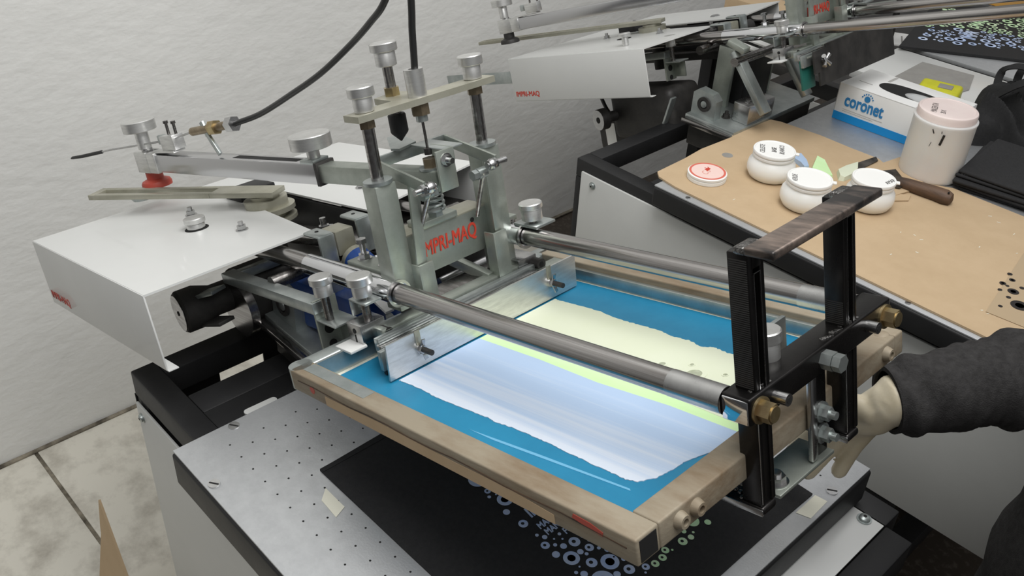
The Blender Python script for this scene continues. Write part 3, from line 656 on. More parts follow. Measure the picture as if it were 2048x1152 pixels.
sm = MB().poly([(.30, .2115, ZB+.0006), (.34, .2118, ZB+.0006), (.515, .2262, ZB+.0006), (.512, .2285, ZB+.0006), (.40, .2205, ZB+.0006)], (0, 0, .0003)).build('ink_streak', 'streak', S1)
# ---------------- second head, further back ----------------
TH2 = .35; SC2 = .86; K2 = V((.84014, -.29278, .8))
T2 = K2+(V((-.241, 1.3177, -.0066))-K2)*SC2
H2 = copy_tree(H1, None, ('handle_post', 'handle_grip', 'grip_joint', 'crossbar', 'clamp_plate', 'clamp_knob', 'rail_tip', 'control_cable', 'flood_bar', 'squeegee_blade', 'swing_arm', 'arm_tube', 'arm_knob', 'arm_clevis', 'clevis_pin', 'clevis_knob', 'spacer_bush', 'cable_clamp', 'crank_disc', 'crank_bar', 'bar_nut', 'cable_ferrule', 'drive_pulley', 'motor_housing', 'motor_flange', 'belt_guard', 'adjusting_knob', 'motor_body', 'damper', 'damper_cap', 'base_sheet'))
H2.location = T2; H2.rotation_euler = (0, -TH2, 0); H2.scale = (SC2,)*3
tag(H2, 'far screen printing head with grey-lit hood and dark flood bar by the wall', 'printing press')
arm_set(H2, V((.08, .40, .219)), V((-.155, .325, .214)), V((-.69, .155, .205)), V((-.86, .16, .165)), V((-.40, .36, 0)), 'dark')
for o in kids(H2):
    if o.name.split('.')[0] in ('side_bracket', 'bracket_knob'): o.location.x -= .235
MB().span(-.95, -.672, .081, .0835, .06, .092, .0005).build('rear_strip', 'galv', H2)
mo = MB().lathe([(0, 0), (.026, 0), (.028, .003), (.028, .022), (.014, .03), (.014, .07), (0, .07)], (-.457, .165, -.064), (.25, 1, .0), 32).build('drive_pulley', 'dark', H2)
MB().lathe([(0, 0), (.0262, 0), (.0262, .0008), (0, .0008)], (-.4568, .1645, -.064), (-.25, -1, 0), 30).build('pulley_face', 'bright', mo)
MB().lathe([(0, 0), (.008, 0), (.008, .001), (0, .001)], (-.4567, .1637, -.064), (-.25, -1, 0), 20).build('shaft_hole', 'slot', mo)
mh = MB().span(-.46, -.25, .215, .34, -.13, .0, .02, 3).build('motor_housing', 'dark', H2)
mbx = MB().span(-.53, -.41, .235, .30, -.16, -.075, .006).build('motor_box', 'dark', H2)
MB().span(-.505, -.47, .2342, .235, -.15, -.09).build('rating_label', 'lid', mbx)
MB().tube(spline([(-.50, .26, -.075), (-.51, .25, -.04), (-.52, .25, .01), (-.50, .27, .06)], 6), .005, 10).build('motor_lead', 'hose', mbx)
MB().bar((-.30, .21, -.13), (-.235, .21, -.02), .006, .02, (0, 1, 0), .001).build('slotted_link', 'galv', mh)
for y in (.294, .5135): MB().cyl((.578, y, .1037), (.80, y, .1037), .0127, None, 32).build('rail_extension', 'rail', H2)
fb = MB().poly([(.128, .252, .012), (.128, .27, .012), (.128, .27, -.018), (.128, .60, -.018), (.128, .60, .072), (.128, .302, .068), (.128, .302, .062), (.128, .252, .060)], (.004, 0, 0)).build('flood_bar', 'dark', H2)
wn = MB().cyl((.132, .284, .036), (.142, .284, .036), .005)
for a in range(4):
    t = math.pi/4+a*math.pi/2; wn.cyl((.14, .284, .036), (.143, .284+.016*math.cos(t), .036+.016*math.sin(t)), .003, .005, 12)
wn.build('wing_nut', 'bright', fb)
MB().span(.104, .11, .236, .285, -.02, .045, .001).build('squeegee_blade', mat('teal_rubber', (28, 96, 86), .5), H2)
axis_knob('cover_knob', (-.30, .14, .1255), H2, .015, .008, .008, .022, .004, .01)
for o in bpy.data.objects:
    if o.name.startswith('weld_bead'): o['kind'] = 'stuff'
# ---------------- bag on the near pallet ----------------
def bagmesh(pts, z, t, name, m='bag'):
    return MB().poly([(x, y, z) for x, y in pts], (0, 0, t)).build(name, m)
g1 = empty('fabric_bag', (.34, .31, 0))
tag(g1, 'black fabric bag with lavender and green dots lying under the raised screen', 'bag', 'black fabric bags')
bo = [(.1395, .111), (.137, .2), (.139, .35), (.141, .515), (.3, .517), (.54, .5165), (.5385, .44), (.539, .3), (.5395, .114), (.44, .1145), (.3, .1125)]
part(MB().poly([(x, y, .0002) for x, y in bo], (0, 0, .0026)), 'bag_panel', 'bag', g1)
part(MB().poly([(.1395, .111, .0028), (.146, .111, .0028), (.146, .515, .0028), (.1405, .515, .0028)], (0, 0, .0006)), 'bag_hem', 'bag', g1)
BLUE = [(.2708, .2374, .0108, 2), (.2914, .2344, .0038, 1), (.2993, .2298, .0021, 0), (.3136, .2405, .009, 2), (.3285, .2292, .004, 0), (.3528, .2317, .0055, 1), (.3743, .2316, .002, 0), (.3817, .2361, .0029, 0), (.3891, .2513, .002, 0), (.3901, .2286, .005, 1), (.3967, .237, .0022, 0), (.4038, .2426, .0037, 0), (.4073, .2559, .0064, 1), (.408, .2677, .0021, 0), (.4161, .2704, .003, 0), (.4233, .2623, .005, 1), (.4305, .2694, .0021, 0), (.4378, .2747, .0032, 0), (.421, .2507, .0035, 0), (.4273, .2537, .0021, 0), (.4064, .2284, .0043, 0), (.4206, .2374, .009, 2), (.4387, .2493, .0062, 1), (.4507, .2647, .0101, 2), (.458, .2782, .0025, 0), (.4708, .2727, .0061, 1), (.4666, .2581, .0039, 0), (.4437, .2323, .004, 0), (.4369, .2274, .0021, 0), (.463, .2409, .0131, 2), (.434, .2356, .0011, 0), (.4802, .2884, .0043, 1), (.485, .2823, .0013, 0), (.3902, .2419, .0012, 0), (.3962, .2488, .0012, 0), (.4492, .2727, .0011, 0), (.3015, .2381, .0011, 0)]
GREEN = [(.4841, .2992, .0045, 1), (.4841, .3114, .0045, 1), (.4797, .3214, .0044, 1), (.4845, .3273, .0013, 0), (.4845, .3453, .0053, 1), (.4868, .3568, .0035, 0), (.4766, .3573, .0028, 0), (.4842, .3642, .0015, 0), (.4738, .3765, .0076, 0), (.4859, .3881, .0038, 0)]
def dots(L, z, ):
    m = MB()
    for x, y, r, k in L:
        c = (x, y, z)
        if k == 0: m.lathe([(0, 0), (r, 0), (r, .0002), (0, .0002)], c, UP, 22)
        elif k == 2: m.ring(c, r*.5, r, .0002, UP, 30)
        else:
            n = 26; o = [m.bm.verts.new((x+r*math.cos(2*math.pi*i/n), y+r*math.sin(2*math.pi*i/n), z)) for i in range(n)]
            q = [m.bm.verts.new((x-r*.12+r*.36*math.cos(2*math.pi*i/n), y-r*.05+r*.36*math.sin(2*math.pi*i/n), z)) for i in range(n)]
            for i in range(n): m.bm.faces.new([o[i], o[(i+1) % n], q[(i+1) % n], q[i]])
    return m
part(dots(BLUE, .0031), 'dot_print', 'prB', g1); part(dots(GREEN, .0031), 'dot_print', 'prG', g1)
for s, z, x, y in (('IMPRI-MAQ', .0205, .353, .2435), ('MAQ', .0118, .3712, .2400), ('MANU', .0118, .3823, .2405), ('FO', .0118, .3945, .2565)):
    W(text('lettering', s, 'prB', z, (x, y, .0031), (0, 1, 0), (-1, 0, 0), None, .15, .0001, .0, sx=.8, bold=z*.05), g1)
for n, pts, lab in (('masking_tape', [(.1664, .1005), (.2035, .1005), (.21, .0846), (.1789, .0867)], 'torn white tape piece left of the bag on the pallet'), ('masking_tape', [(.5422, .519), (.5571, .5212), (.5585, .4839), (.5425, .4782)], 'cream tape piece at the bag front corner on the pallet edge')):
    tag(MB().poly([(x, y, .0003) for x, y in pts], (0, 0, .0003)).build(n, 'tape'), lab, 'tape')
# ---------------- far bag and things at the back ----------------
g3 = empty('fabric_bag', (.0, 2.3, .005))
tag(g3, 'black fabric bag with a full lavender and lime print on the far pallet', 'bag')
g3c = [(-.146, 2.012), (.13, 2.2), (.02, 2.62), (-.26, 2.43)]
part(MB().poly([(x, y, .0055) for x, y in g3c], (0, 0, .006)), 'bag_panel', 'bag', g3)
ux = V((.276, .188, 0)).normalized(); uy = V((-.12, .42, 0)).normalized()
LB, LG, LY = [], [], []
def free(L, p, r): return all((p-V((q[0], q[1], 0))).length > r+q[2]+.001 for q in L)
for r0, tries in ((.013, 60), (.008, 160), (.004, 500)):
    for _ in range(tries):
        a = random.uniform(.03, .30); b = random.uniform(.075, .40)
        if abs(a-.150) < .018 and .1 < b < .38 : continue
        p = V((-.146, 2.012, 0))+ux*a+uy*b; r = r0*random.uniform(.8, 1.15)
        if free(LB+LG+LY, p, r): (LB if b < .2 else (LG if b < .30 else LY)).append((p.x, p.y, r, 2 if r > .0068 else (1 if r > .0037 and random.random() < .4 else 0)))
for L, m in ((LB, 'prB'), (LG+LY, 'prG')): part(dots(L, .0121), 'dot_print', m, g3)
q = V((-.146, 2.012, .0121))+ux*.163+uy*.115
W(text('lettering', 'IMPR', 'prB', .045, q, uy, -ux, None, .15, .0001, .0, sx=.75, bold=.0025), g3)
W(text('lettering', 'I-MAQ', 'prG', .045, q+uy*.10, uy, -ux, None, .15, .0001, .0, sx=.75, bold=.0025), g3)
# ---------------- cardboard work surface and things on the far press ----------------
cb_ = [(-.0954, 1.0065), (-.0808, .9931), (-.0375, .9856), (.4432, .9794), (.541, .9787), (.632, .9787), (.632, 1.376), (.4748, 1.385), (.425, 1.3882), (.2926, 1.3912), (.2573, 1.3717), (.1915, 1.3628), (.1406, 1.393), (.0788, 1.3925), (.0088, 1.396), (-.0798, 1.3877), (-.0988, 1.3794), (-.1035, 1.30), (-.1058, 1.2521), (-.0985, 1.245), (-.1035, 1.15), (-.098, 1.09)]
k1 = empty('cardboard_sheet', (.25, 1.18, 0))
tag(k1, 'large brown cardboard sheet covering the far press pallet under the jars', 'cardboard')
part(MB().poly([(x, y, .0005) for x, y in cb_], (0, 0, .0035)), 'sheet', 'card', k1)
part(MB().lathe([(0, 0), (.0105, 0), (.0105, .0003), (0, .0003)], (-.0543, 1.1676, .004), UP, 24), 'punched_hole', 'greys', k1)
flk = MB()
for x, y in ((.31, 1.16), (.33, 1.17), (.345, 1.165), (.36, 1.12), (.335, 1.08), (.47, 1.25), (.44, 1.31), (.405, 1.33), (.42, 1.22), (.505, 1.04), (.515, 1.038), (.385, 1.34), (.06, 1.03)):
    flk.box((x, y, .0043), (random.uniform(.003, .009), random.uniform(.0008, .0018), .0004), M.Rotation(random.uniform(0, 3), 3, 'Z'))
tag(part(flk, 'paint_flakes', 'tape', k1), kind='stuff')
tag(MB().poly([(.1465, 1.3033, .0045), (.1687, 1.4369, .0045), (.2036, 1.4157, .0045), (.258, 1.3481, .0045), (.2397, 1.2702, .0045), (.1955, 1.2603, .0045)], (0, 0, .003)).build('cardboard_sheet', 'card'), 'small brown cardboard offcut under the big pink jar and scraper', 'cardboard')
tag(MB().poly([(.19, 1.235, .0045), (.257, 1.2978, .0045), (.2643, 1.2743, .0045), (.232, 1.23, .0045)], (0, 0, .002)).build('cardboard_scrap', 'card'), 'small cardboard scrap beside the yellow ink jar', 'cardboard')
f_ = empty('film_positive', (.5, 1.15, .004))
tag(f_, 'clear film with black dot artwork on the cardboard at the right edge', 'film')
part(MB().poly([(.4774, 1.259, .0046), (.5107, 1.0402, .0046), (.66, 1.055, .0046), (.63, 1.28, .0046)], (0, 0, .0004)), 'film_sheet', 'film', f_)
FD = []
for x, y, r in ((.538, 1.097, .0135), (.519, 1.072, .0034), (.517, 1.106, .0038), (.515, 1.128, .0085), (.499, 1.117, .0034), (.502, 1.137, .003), (.494, 1.139, .0050), (.52, 1.149, .004), (.547, 1.126, .0036), (.556, 1.112, .003), (.5, 1.16, .0048), (.53, 1.165, .009), (.56, 1.15, .011), (.555, 1.09, .0025), (.58, 1.12, .012), (.49, 1.175, .004), (.515, 1.185, .0045), (.545, 1.19, .0062)):
    FD.append((x, y, r, 2 if r > .0047 else 0))
part(dots(FD, .0051), 'dot_art', 'prK', f_)
def jar(c, h, r, words, label, lidm='lid', inner=None):
    x, y = c; j = empty('ink_jar', (x, y, .004)); tag(j, label, 'jar', 'small round ink jars')
    MB().lathe([(0, 0), (r*.72, 0), (r*.86, .004), (r*.98, .014), (r, .021), (r*.965, .031), (r*.86, .038), (r*.80, .0405), (r*.80, .047), (0, .047)], (0, 0, 0), UP, 48).build('jar_body', 'jar' if not inner else inner, j)
    L_ = MB().lathe([(r*.82, .043), (r*.86, .0435), (r*.86, .047), (r*.83, .048), (r*.83, .050), (r*.875, .0505), (r*.885, .053), (r*.86, .0555), (r*.80, .0558), (r*.78, .0548), (0, .0545)], (0, 0, 0), UP, 48)
    L_.box((r*.78, r*.46, .0525), (.009, .010, .003), M.Rotation(.5, 3, 'Z'), .001)
    lo_ = L_.build('jar_lid', lidm, j)
    for s, dx, dy, sz in words:
        text('handwriting', s, 'prK', sz, (dx, dy, .0549), (-.55, .83, 0), (-.83, -.55, 0), lo_, .2, .0001, .0, sx=.75)
    return j
jar((.0481, 1.1559), .055, .044, [('CELESTE', -.004, -.026, .0125), ('BASE', .009, -.008, .0125), ('BLANCO', .023, -.004, .0125)], 'white jar with three handwritten words on its lid, leftmost of three ink jars')
jar((.1512, 1.1098), .055, .045, [('VERDE', -.006, -.030, .0125)], 'white jar with one word at its lid edge, nearest ink jar behind the handle')
jar((.2233, 1.1998), .055, .043, [], 'pale yellow tinted white jar partly behind the black handle grip')
j3 = bpy.data.objects[[o.name for o in bpy.data.objects if o.name.startswith('ink_jar')][-1]]
text('handwriting', 'AMAR', 'prK', .012, (.028, -.004, .055), (.1, 1, 0), (-1, .1, 0), kids(j3)[-1], .2, .0001, .0, sx=.75)
# loose printed lid
ll = empty('jar_lid', (-.0219, 1.058, .004)); tag(ll, 'loose flat white lid with a pink crown print on the cardboard corner', 'lid')
MB().lathe([(0, 0), (.035, 0), (.036, .001), (.036, .0065), (.0345, .007), (.0345, .0085), (.036, .009), (.036, .0125), (.034, .0138), (0, .0138)], (0, 0, 0), UP, 48).build('lid_body', 'lid', ll)
MB().lathe([(0, 0), (.0335, 0), (.0335, .0003), (0, .0003)], (0, 0, .0137), UP, 44).build('lid_print', 'lid_pink', ll)
MB().ring((0, 0, .0139), .0295, .0335, .0003, UP, 44).build('lid_ring', 'lid_coral', ll)
MB().poly([(.000, .000, .014), (-.009, .002, .014), (-.006, .0055, .014), (-.013, .007, .014), (-.007, .0095, .014), (-.011, .0145, .014), (-.002, .012, .014)], (0, 0, .0003)).build('crown_print', 'redp', ll)
text('lettering', 'Co', 'lid_script', .018, (.008, -.014, .014), (-.2, .96, 0), (-.96, -.2, 0), ll, .2, .0001, .0, sx=.9)
# big jar
bj = empty('ink_jar', (.2314, 1.4168, .0006)); tag(bj, 'tall white jar with pinkish screw lid, largest jar beside the glove box', 'jar')
R_ = .0555
MB().lathe([(0, 0), (R_*.9, 0), (R_*.98, .004), (R_, .008), (R_, .112), (R_*1.02, .114), (R_*1.02, .117), (R_*.97, .1185), (0, .1185)], (0, 0, 0), UP, 64).build('jar_body', 'jarw', bj)
lo_ = MB().lathe([(R_*.93, .118), (R_*.95, .119), (R_*.95, .130), (R_*.93, .1325), (R_*.86, .1335), (R_*.84, .1325), (0, .1325)], (0, 0, 0), UP, 64).build('jar_lid', 'pink', bj)
for i, (dx, dy, l, w_) in enumerate([(-.012, -.022, .007, .02), (-.012, -.014, .006, .018), (-.015, -.005, .008, .02), (-.014, .005, .006, .018)]):
    pass
text('handwriting', 'MAGENTA', 'prK', .0155, (-.006, -.036, .1326), (-.35, .93, 0), (-.93, -.35, 0), lo_, .2, .0001, .0, sx=.62)
text('handwriting', '20 K', 'prK', .013, (.008, -.030, .1326), (-.35, .93, 0), (-.93, -.35, 0), lo_, .2, .0001, .0, sx=.7)
fr_ = V((.84-.2314, -.293-1.4168, 0)).normalized(); sd = V((-fr_.y, fr_.x, 0))
def onjar(a, z): 
    d = fr_*math.cos(a)+sd*math.sin(a); return d*(R_+.0004)+V((0, 0, z))
mk = MB()
for a0, z0, a1, z1, r in ((.12, .103, .07, .083, .0022), (-.27, .109, -.2, .102, .001), (-.2, .085, -.23, .076, .0005), (.02, .109, .03, .105, .0007)):
    mk.tube([onjar(a0+(a1-a0)*t/5, z0+(z1-z0)*t/5) for t in range(6)], r, 8)
mk.build('ink_mark', 'prK', bj)
# glove box
GX, GY, GZ = .235, .125, .078
gb = empty('glove_box', (-.0275, 1.504, .0005)); tag(gb, 'white and blue glove dispenser box with dark oval opening', 'box')
MB().span(0, GX, 0, GY, 0, GZ, .0012).build('carton', 'box', gb)
MB().span(-.0006, GX+.0006, -.0006, .001, .0, .017).build('blue_band', 'cyan', gb)
MB().span(-.0008, .0006, 0, GY, .0, GZ-.001).build('end_flap', 'boxg', gb)
ov = []
for k in range(40):
    t = 2*math.pi*k/40; ov.append((.125+.068*math.copysign(abs(math.cos(t))**.75, math.cos(t)), .060+.028*math.copysign(abs(math.sin(t))**.85, math.sin(t)), GZ+.0002))
MB().poly(ov, (0, 0, .0004)).build('oval_opening', 'slot', gb)
gl = MB().lathe([(0, 0), (.028, 0), (.026, .002), (.015, .005), (0, .006)], (0, 0, 0), UP, 24); 
for v in gl.bm.verts: v.co = V((.152+v.co.x*1.25, .052+v.co.y*.72, GZ+.0005+v.co.z*.6))
gl.build('glove_tip', 'jar', gb)
MB().span(.0, .235, -.0004, .024, GZ, GZ+.0006).build('top_flap', 'box', gb)
MB().span(.06, .066, .085, .12, GZ+.0002, GZ+.0006).span(.02, .05, .04, .041, GZ+.0002, GZ+.0008).build('flap_print', 'boxg', gb)
gt = mat('logo_blue', (44, 128, 186), .5)
MT['logo'] = gt
text('lettering', 'coronet', 'logo', .037, (.018, -.0008, .034), (1, 0, 0), (0, 0, 1), gb, 0, .0002, .0, sx=.72, bold=.0018)
cw = MB().lathe([(0, 0), (.0065, 0), (.0065, .0005), (0, .0005)], (.066, -.0006, .062), (0, -1, 0), 20)
for k in range(7):
    a = math.radians(20+k*23); cw.lathe([(0, 0), (.0016, 0), (.0016, .0005), (0, .0005)], (.066+.0125*math.cos(a), -.0006, .060+.0125*math.sin(a)), (0, -1, 0), 12)
cw.build('logo_crown', 'logo', gb)
ln = MB()
for k in range(2): ln.span(.018, .108-.02*k, -.0007, 0, .026-.004*k, .0267-.004*k)
ln.build('fine_print', 'boxg', gb)
# scrapers with ink
def scraper(name, pts, m, label, rot=0):
    o = empty(name, (sum(p[0] for p in pts)/len(pts), sum(p[1] for p in pts)/len(pts), .004)); tag(o, label, 'scraper'); return o
sw = empty('ink_scraper', (.23, 1.33, .004)); tag(sw, 'wooden handled scraper with inked blade lying below the big jar', 'scraper')
part(MB().poly([(.158, 1.262, .0075), (.1649, 1.318, .0075), (.19, 1.365, .0085), (.236, 1.322, .010), (.234, 1.297, .010)], (0, 0, .0015)), 'blade', 'blade', sw)
hw = [V((.225, 1.315, .0125)), V((.24, 1.316, .0135)), V((.265, 1.318, .0145)), V((.29, 1.321, .015)), V((.308, 1.322, .0145)), V((.318, 1.323, .014)), V((.321, 1.3235, .014))]
part(MB().tube(hw, .014, 18, [.0105, .0115, .0125, .0135, .0145, .011, .004]), 'handle', 'wood', sw)
part(MB().tube([(.312, 1.316, .0275), (.314, 1.3165, .0285)], .002, 10), 'hanging_hole', 'slot', sw)
b2 = MB().poly([(.1175, 1.300, .005), (.1258, 1.338, .005), (.1358, 1.3909, .006), (.1473, 1.3778, .006), (.1431, 1.2955, .005)], (0, 0, .0012)).build('ink_scraper', 'blade')
tag(b2, 'short dark steel scraper blade lying on the cardboard edge', 'scraper')
def splat(name, pts, m, label):
    o = MB(); n = len(pts); c = V((sum(p[0] for p in pts)/n, sum(p[1] for p in pts)/n, 0))
    b = [o.bm.verts.new((x, y, .0042)) for x, y in pts]; t = [o.bm.verts.new((x*.9+c.x*.1, y*.9+c.y*.1, .011+.004*random.random())) for x, y in pts]; tc_ = o.bm.verts.new((c.x, c.y, .014))
    for i in range(n):
        j = (i+1) % n; o.bm.faces.new([b[i], b[j], t[j], t[i]]); o.bm.faces.new([t[i], t[j], tc_])
    o.bm.faces.new(b[::-1]); ob = o.build(name, m); tag(ob, label, 'ink spatula'); return ob
splat('ink_spatula', [(.062, 1.238), (.0357, 1.2497), (.0364, 1.2783), (.0617, 1.262), (.0817, 1.2376), (.078, 1.225)], 'lav', 'lavender ink covered card beside the jar with three words')
splat('ink_spatula', [(.087, 1.2345), (.0635, 1.2919), (.084, 1.2871), (.105, 1.268), (.1335, 1.2352), (.1268, 1.2203), (.105, 1.228)], 'grn', 'green ink covered card behind the nearest white jar')
splat('ink_spatula', [(.1399, 1.245), (.1211, 1.2706), (.1211, 1.3006), (.1315, 1.3305), (.1447, 1.3073), (.152, 1.275), (.148, 1.25)], 'yel', 'pale yellow ink covered card behind the yellow jar')
# tape measure
tm = empty('tape_measure', (.072, 1.775, .001)); tag(tm, 'bright yellow tape measure behind the glove box', 'tape measure')
r_ = M.Rotation(.25, 3, 'Z')
MB().box((0, 0, .017), (.088, .07, .036), r_, .008, 3).build('case', 'hi', tm)
MB().box((.010, .002, .0355), (.03, .026, .003), r_, .0012).build('badge', 'greys', tm)
MB().box((-.02, -.025, .014), (.036, .02, .012), r_, .003).build('grip_stripe', 'dark', tm)
MB().box((.042, .02, .008), (.02, .022, .006), r_, .002).build('blade_mouth', 'dark', tm)
tag(MB().poly([(-.0588, 1.806, .0005), (-.0656, 1.9825, .0005), (.0563, 2.0, .0005), (.09, 1.9, .0005), (.075, 1.806, .0005)], (0, 0, .0012)).build('grey_sheet', 'greys'), 'flat grey sheet lying on the white table strip behind the glove box', 'sheet')
# bags at the right: crumpled heap and folded stack
def cloth(name, c, sx, sy, h, label, rotz=0, seed=1, nx=70, ny=60):
    random.seed(seed); o = MB(); g = []
    ph = [(random.uniform(6, 26), random.uniform(6, 26), random.uniform(0, 6), random.uniform(.3, 1)) for _ in range(9)]
    for i in range(nx+1):
        row = []
        for j in range(ny+1):
            u = i/nx*2-1; v = j/ny*2-1; e_ = max(0, 1-(abs(u)**2.6))*max(0, 1-(abs(v)**2.6))
            f = sum(a*(1-abs(math.sin(p*u*.35+q*v*.35+r)))**1.5 for p, q, r, a in ph)/5.5
            z = h*e_**.45*(.35+1.0*f); wob = 1+.12*math.sin(5*v+seed)+.1*math.sin(7*u)
            row.append(o.bm.verts.new((u*sx*wob, v*sy*wob, max(.001, z))))
        g.append(row)
    for i in range(nx):
        for j in range(ny): o.bm.faces.new([g[i][j], g[i+1][j], g[i+1][j+1], g[i][j+1]])
    e2 = [g[i][0] for i in range(nx+1)]+[g[nx][j] for j in range(1, ny+1)]+[g[i][ny] for i in range(nx-1, -1, -1)]+[g[0][j] for j in range(ny-1, 0, -1)]
    lo2 = [o.bm.verts.new((v.co.x, v.co.y, 0)) for v in e2]
    for k in range(len(e2)): o.bm.faces.new([e2[k], lo2[k], lo2[(k+1) % len(e2)], e2[(k+1) % len(e2)]])
    o.bm.faces.new(lo2); ob = o.build(name, 'bag'); ob.location = c; ob.rotation_euler = (0, 0, rotz); return ob
hp_ = empty('fabric_bag', (.255, 1.745, .001)); tag(hp_, 'crumpled black fabric bag with looped handles behind the big jar', 'bag', 'black fabric bags')
q = cloth('bag_body', (0, 0, 0), .09, .115, .12, '', .25, 11); q.parent = hp_
def strap(pts, w_, name, par, m='bag'):
    pts = spline(pts, 8); o = MB(); n = len(pts); prev = []
    for i, p in enumerate(pts):
        t = (pts[min(i+1, n-1)]-pts[max(i-1, 0)]).normalized(); s_ = t.cross(V((.3, -.5, .8))).normalized(); nn = t.cross(s_).normalized()*.0012
        row = [o.bm.verts.new(p+s_*w_+nn), o.bm.verts.new(p-s_*w_+nn), o.bm.verts.new(p-s_*w_-nn), o.bm.verts.new(p+s_*w_-nn)]
        if prev:
            for k in range(4): o.bm.faces.new([prev[k], prev[(k+1) % 4], row[(k+1) % 4], row[k]])
        else: o.bm.faces.new(row[::-1])
        prev = row
    o.bm.faces.new(prev); ob = o.build(name, m); ob.parent = par; return ob
strap([(-.075, .05, .05), (-.085, .075, .085), (-.06, .065, .11), (-.02, .06, .115), (.02, .055, .10), (.04, .05, .075)], .008, 'bag_handle', hp_)
strap([(-.04, .06, .05), (-.05, .09, .10), (.0, .11, .13), (.05, .09, .12), (.07, .05, .08)], .008, 'bag_handle', hp_)
strap([(-.05, -.03, .07), (.0, -.045, .12), (.04, -.03, .13), (.07, .0, .09)], .009, 'bag_handle', hp_)
for k in range(5):
    zf = .001+k*.0072
    b_ = empty('fabric_bag', (.37, 1.505, zf))
    lab = ['lowest', 'second lowest', 'middle', 'second highest', 'topmost'][k]+' folded black bag in the stack right of the big jar'
    tag(b_, lab, 'bag', 'folded black bags in a stack')
    dx = random.uniform(-.006, .006); dy = random.uniform(-.006, .006); a = .12+random.uniform(-.05, .05)
    mm = MB().box((dx, dy, .0033), (.19, .20, .0065), M.Rotation(a, 3, 'Z'), .003, 3).build('folded_panel', 'bag', b_)
    if k == 3:
        hm = MB()
        for n_ in range(34): hm.box((-.075+n_*.0046, -.098+n_*.0007, .0068), (.0032, .0022, .0012), M.Rotation(a, 3, 'Z'))
        hm.build('white_stitching', 'lid', b_)
# far background items
pg = empty('paper_stack', (-.27, 2.37, -.08)); tag(pg, 'white printed paper sheets on the dark shelf at top right', 'paper')
part(MB().box((-.27, 2.37, -.0885), (.16, .11, .004), M.Rotation(.5, 3, 'Z')), 'sheet', 'box', pg)
pl_ = MB()
for k in range(5): pl_.box((-.29+k*.012, 2.355+k*.008, -.0862), (.004, .06, .0006), M.Rotation(.5, 3, 'Z'))
part(pl_, 'printed_lines', 'greys', pg)
ob = empty('carton_box', (-.14, 2.66, .0045)); tag(ob, 'amber coloured carton at the top right corner', 'box')
part(MB().span(-.235, .12, 2.58, 2.74, .0045, .16, .003), 'carton', 'orange', ob)
part(MB().span(-.20, .1, 2.5795, 2.58, .06, .11), 'faded_label', 'card', ob)
# cardboard offcut standing on the floor at the left
cs_ = MB().poly([(-.7522, .0857-.0, FZ), (-.5068, .0636-.14, FZ), (-.45, .02-.22, FZ), (-.56, -.16, FZ)], (0, 0, .004))
cs_.bm.free()
cc = MB(); A = [V((-.505, -.02, FZ)), V((-.22, -.02, FZ)), V((-.33, .0, FZ+.13)), V((-.475, .022, FZ+.25)), V((-.492, .025, FZ+.252)), V((-.49, .015, FZ+.19)), V((-.482, .012, FZ+.185))]
cc.poly(A, (.0, .004, 0)); tag(cc.build('cardboard_offcut', 'card'), 'pointed brown cardboard offcut standing on the floor at lower left', 'cardboard')
# steel strip fixed to the wall side behind the tower
bx_ = empty('carton_box', (-.5, 2.0, -.09)); tag(bx_, 'brown carton on the dark shelf behind the far tower', 'box')
part(MB().span(-.62, -.42, 1.93, 2.14, -.0885, .03, .002), 'carton', 'card', bx_)
part(MB().span(-.62, -.42, 2.03, 2.045, .03, .0304), 'tape_strip', 'tan', bx_)
lk = empty('steel_linkage', (-.33, 2.2, -.09)); tag(lk, 'grey steel link bars on the shelf behind the far screen head', 'machine part')
part(MB().bar((-.40, 2.17, .0), (-.30, 2.36, .02), .03, .012, UP, .002), 'link_bar', 'zinc', lk)
part(MB().bar((-.36, 2.16, -.02), (-.22, 2.31, .0), .024, .01, UP, .002), 'link_bar', 'tan', lk)
for q in ((-.385, 2.19), (-.315, 2.33)): part(MB().cyl((*q, -.0895), (*q, .03), .009, None, 18), 'pin', 'dark', lk)
tag(MB().poly([(-.078, 2.41, .0045), (-.055, 2.45, .0045), (.12, 2.35, .0045), (.13, 2.28, .0045)], (0, 0, .003)).build('cardboard_strip', 'card'), 'brown cardboard strip beyond the printed black bag at top right', 'cardboard')
# ---------------- person ----------------
PR = empty('person', (.84, .77, FZ)); tag(PR, 'person in dark grey long sleeve and translucent glove reaching under the screen frame', 'person')
def skin(name, verts, edges, radii, m, par, sub=2):
    me = bpy.data.meshes.new(name); me.from_pydata([tuple(v) for v in verts], edges, []); o = bpy.data.objects.new(name, me); COL.objects.link(o)
    md = o.modifiers.new('skin', 'SKIN'); md.use_smooth_shade = True
    for i, r in enumerate(radii): me.skin_vertices[0].data[i].radius = r if isinstance(r, tuple) else (r, r)
    me.skin_vertices[0].data[0].use_root = True
    s_ = o.modifiers.new('sub', 'SUBSURF'); s_.levels = sub; s_.render_levels = sub
    dg = bpy.context.evaluated_depsgraph_get(); dg.update()
    m2 = bpy.data.meshes.new_from_object(o.evaluated_get(dg)); m2.name = name; bpy.data.objects.remove(o)
    m2.materials.clear(); m2.materials.append(MT[m]); m2.polygons.foreach_set('use_smooth', [True]*len(m2.polygons))
    ob = bpy.data.objects.new(name, m2); COL.objects.link(ob); W(ob, par); return ob
wr = V((.585, .530, .166)); el = V((.735, .735, .196)); sh = V((.755, .765, .42))
hip = V((.835, .755, -.02)); chest = V((.845, .785, .30)); neck = V((.845, .805, .52)); head = V((.825, .785, .66))
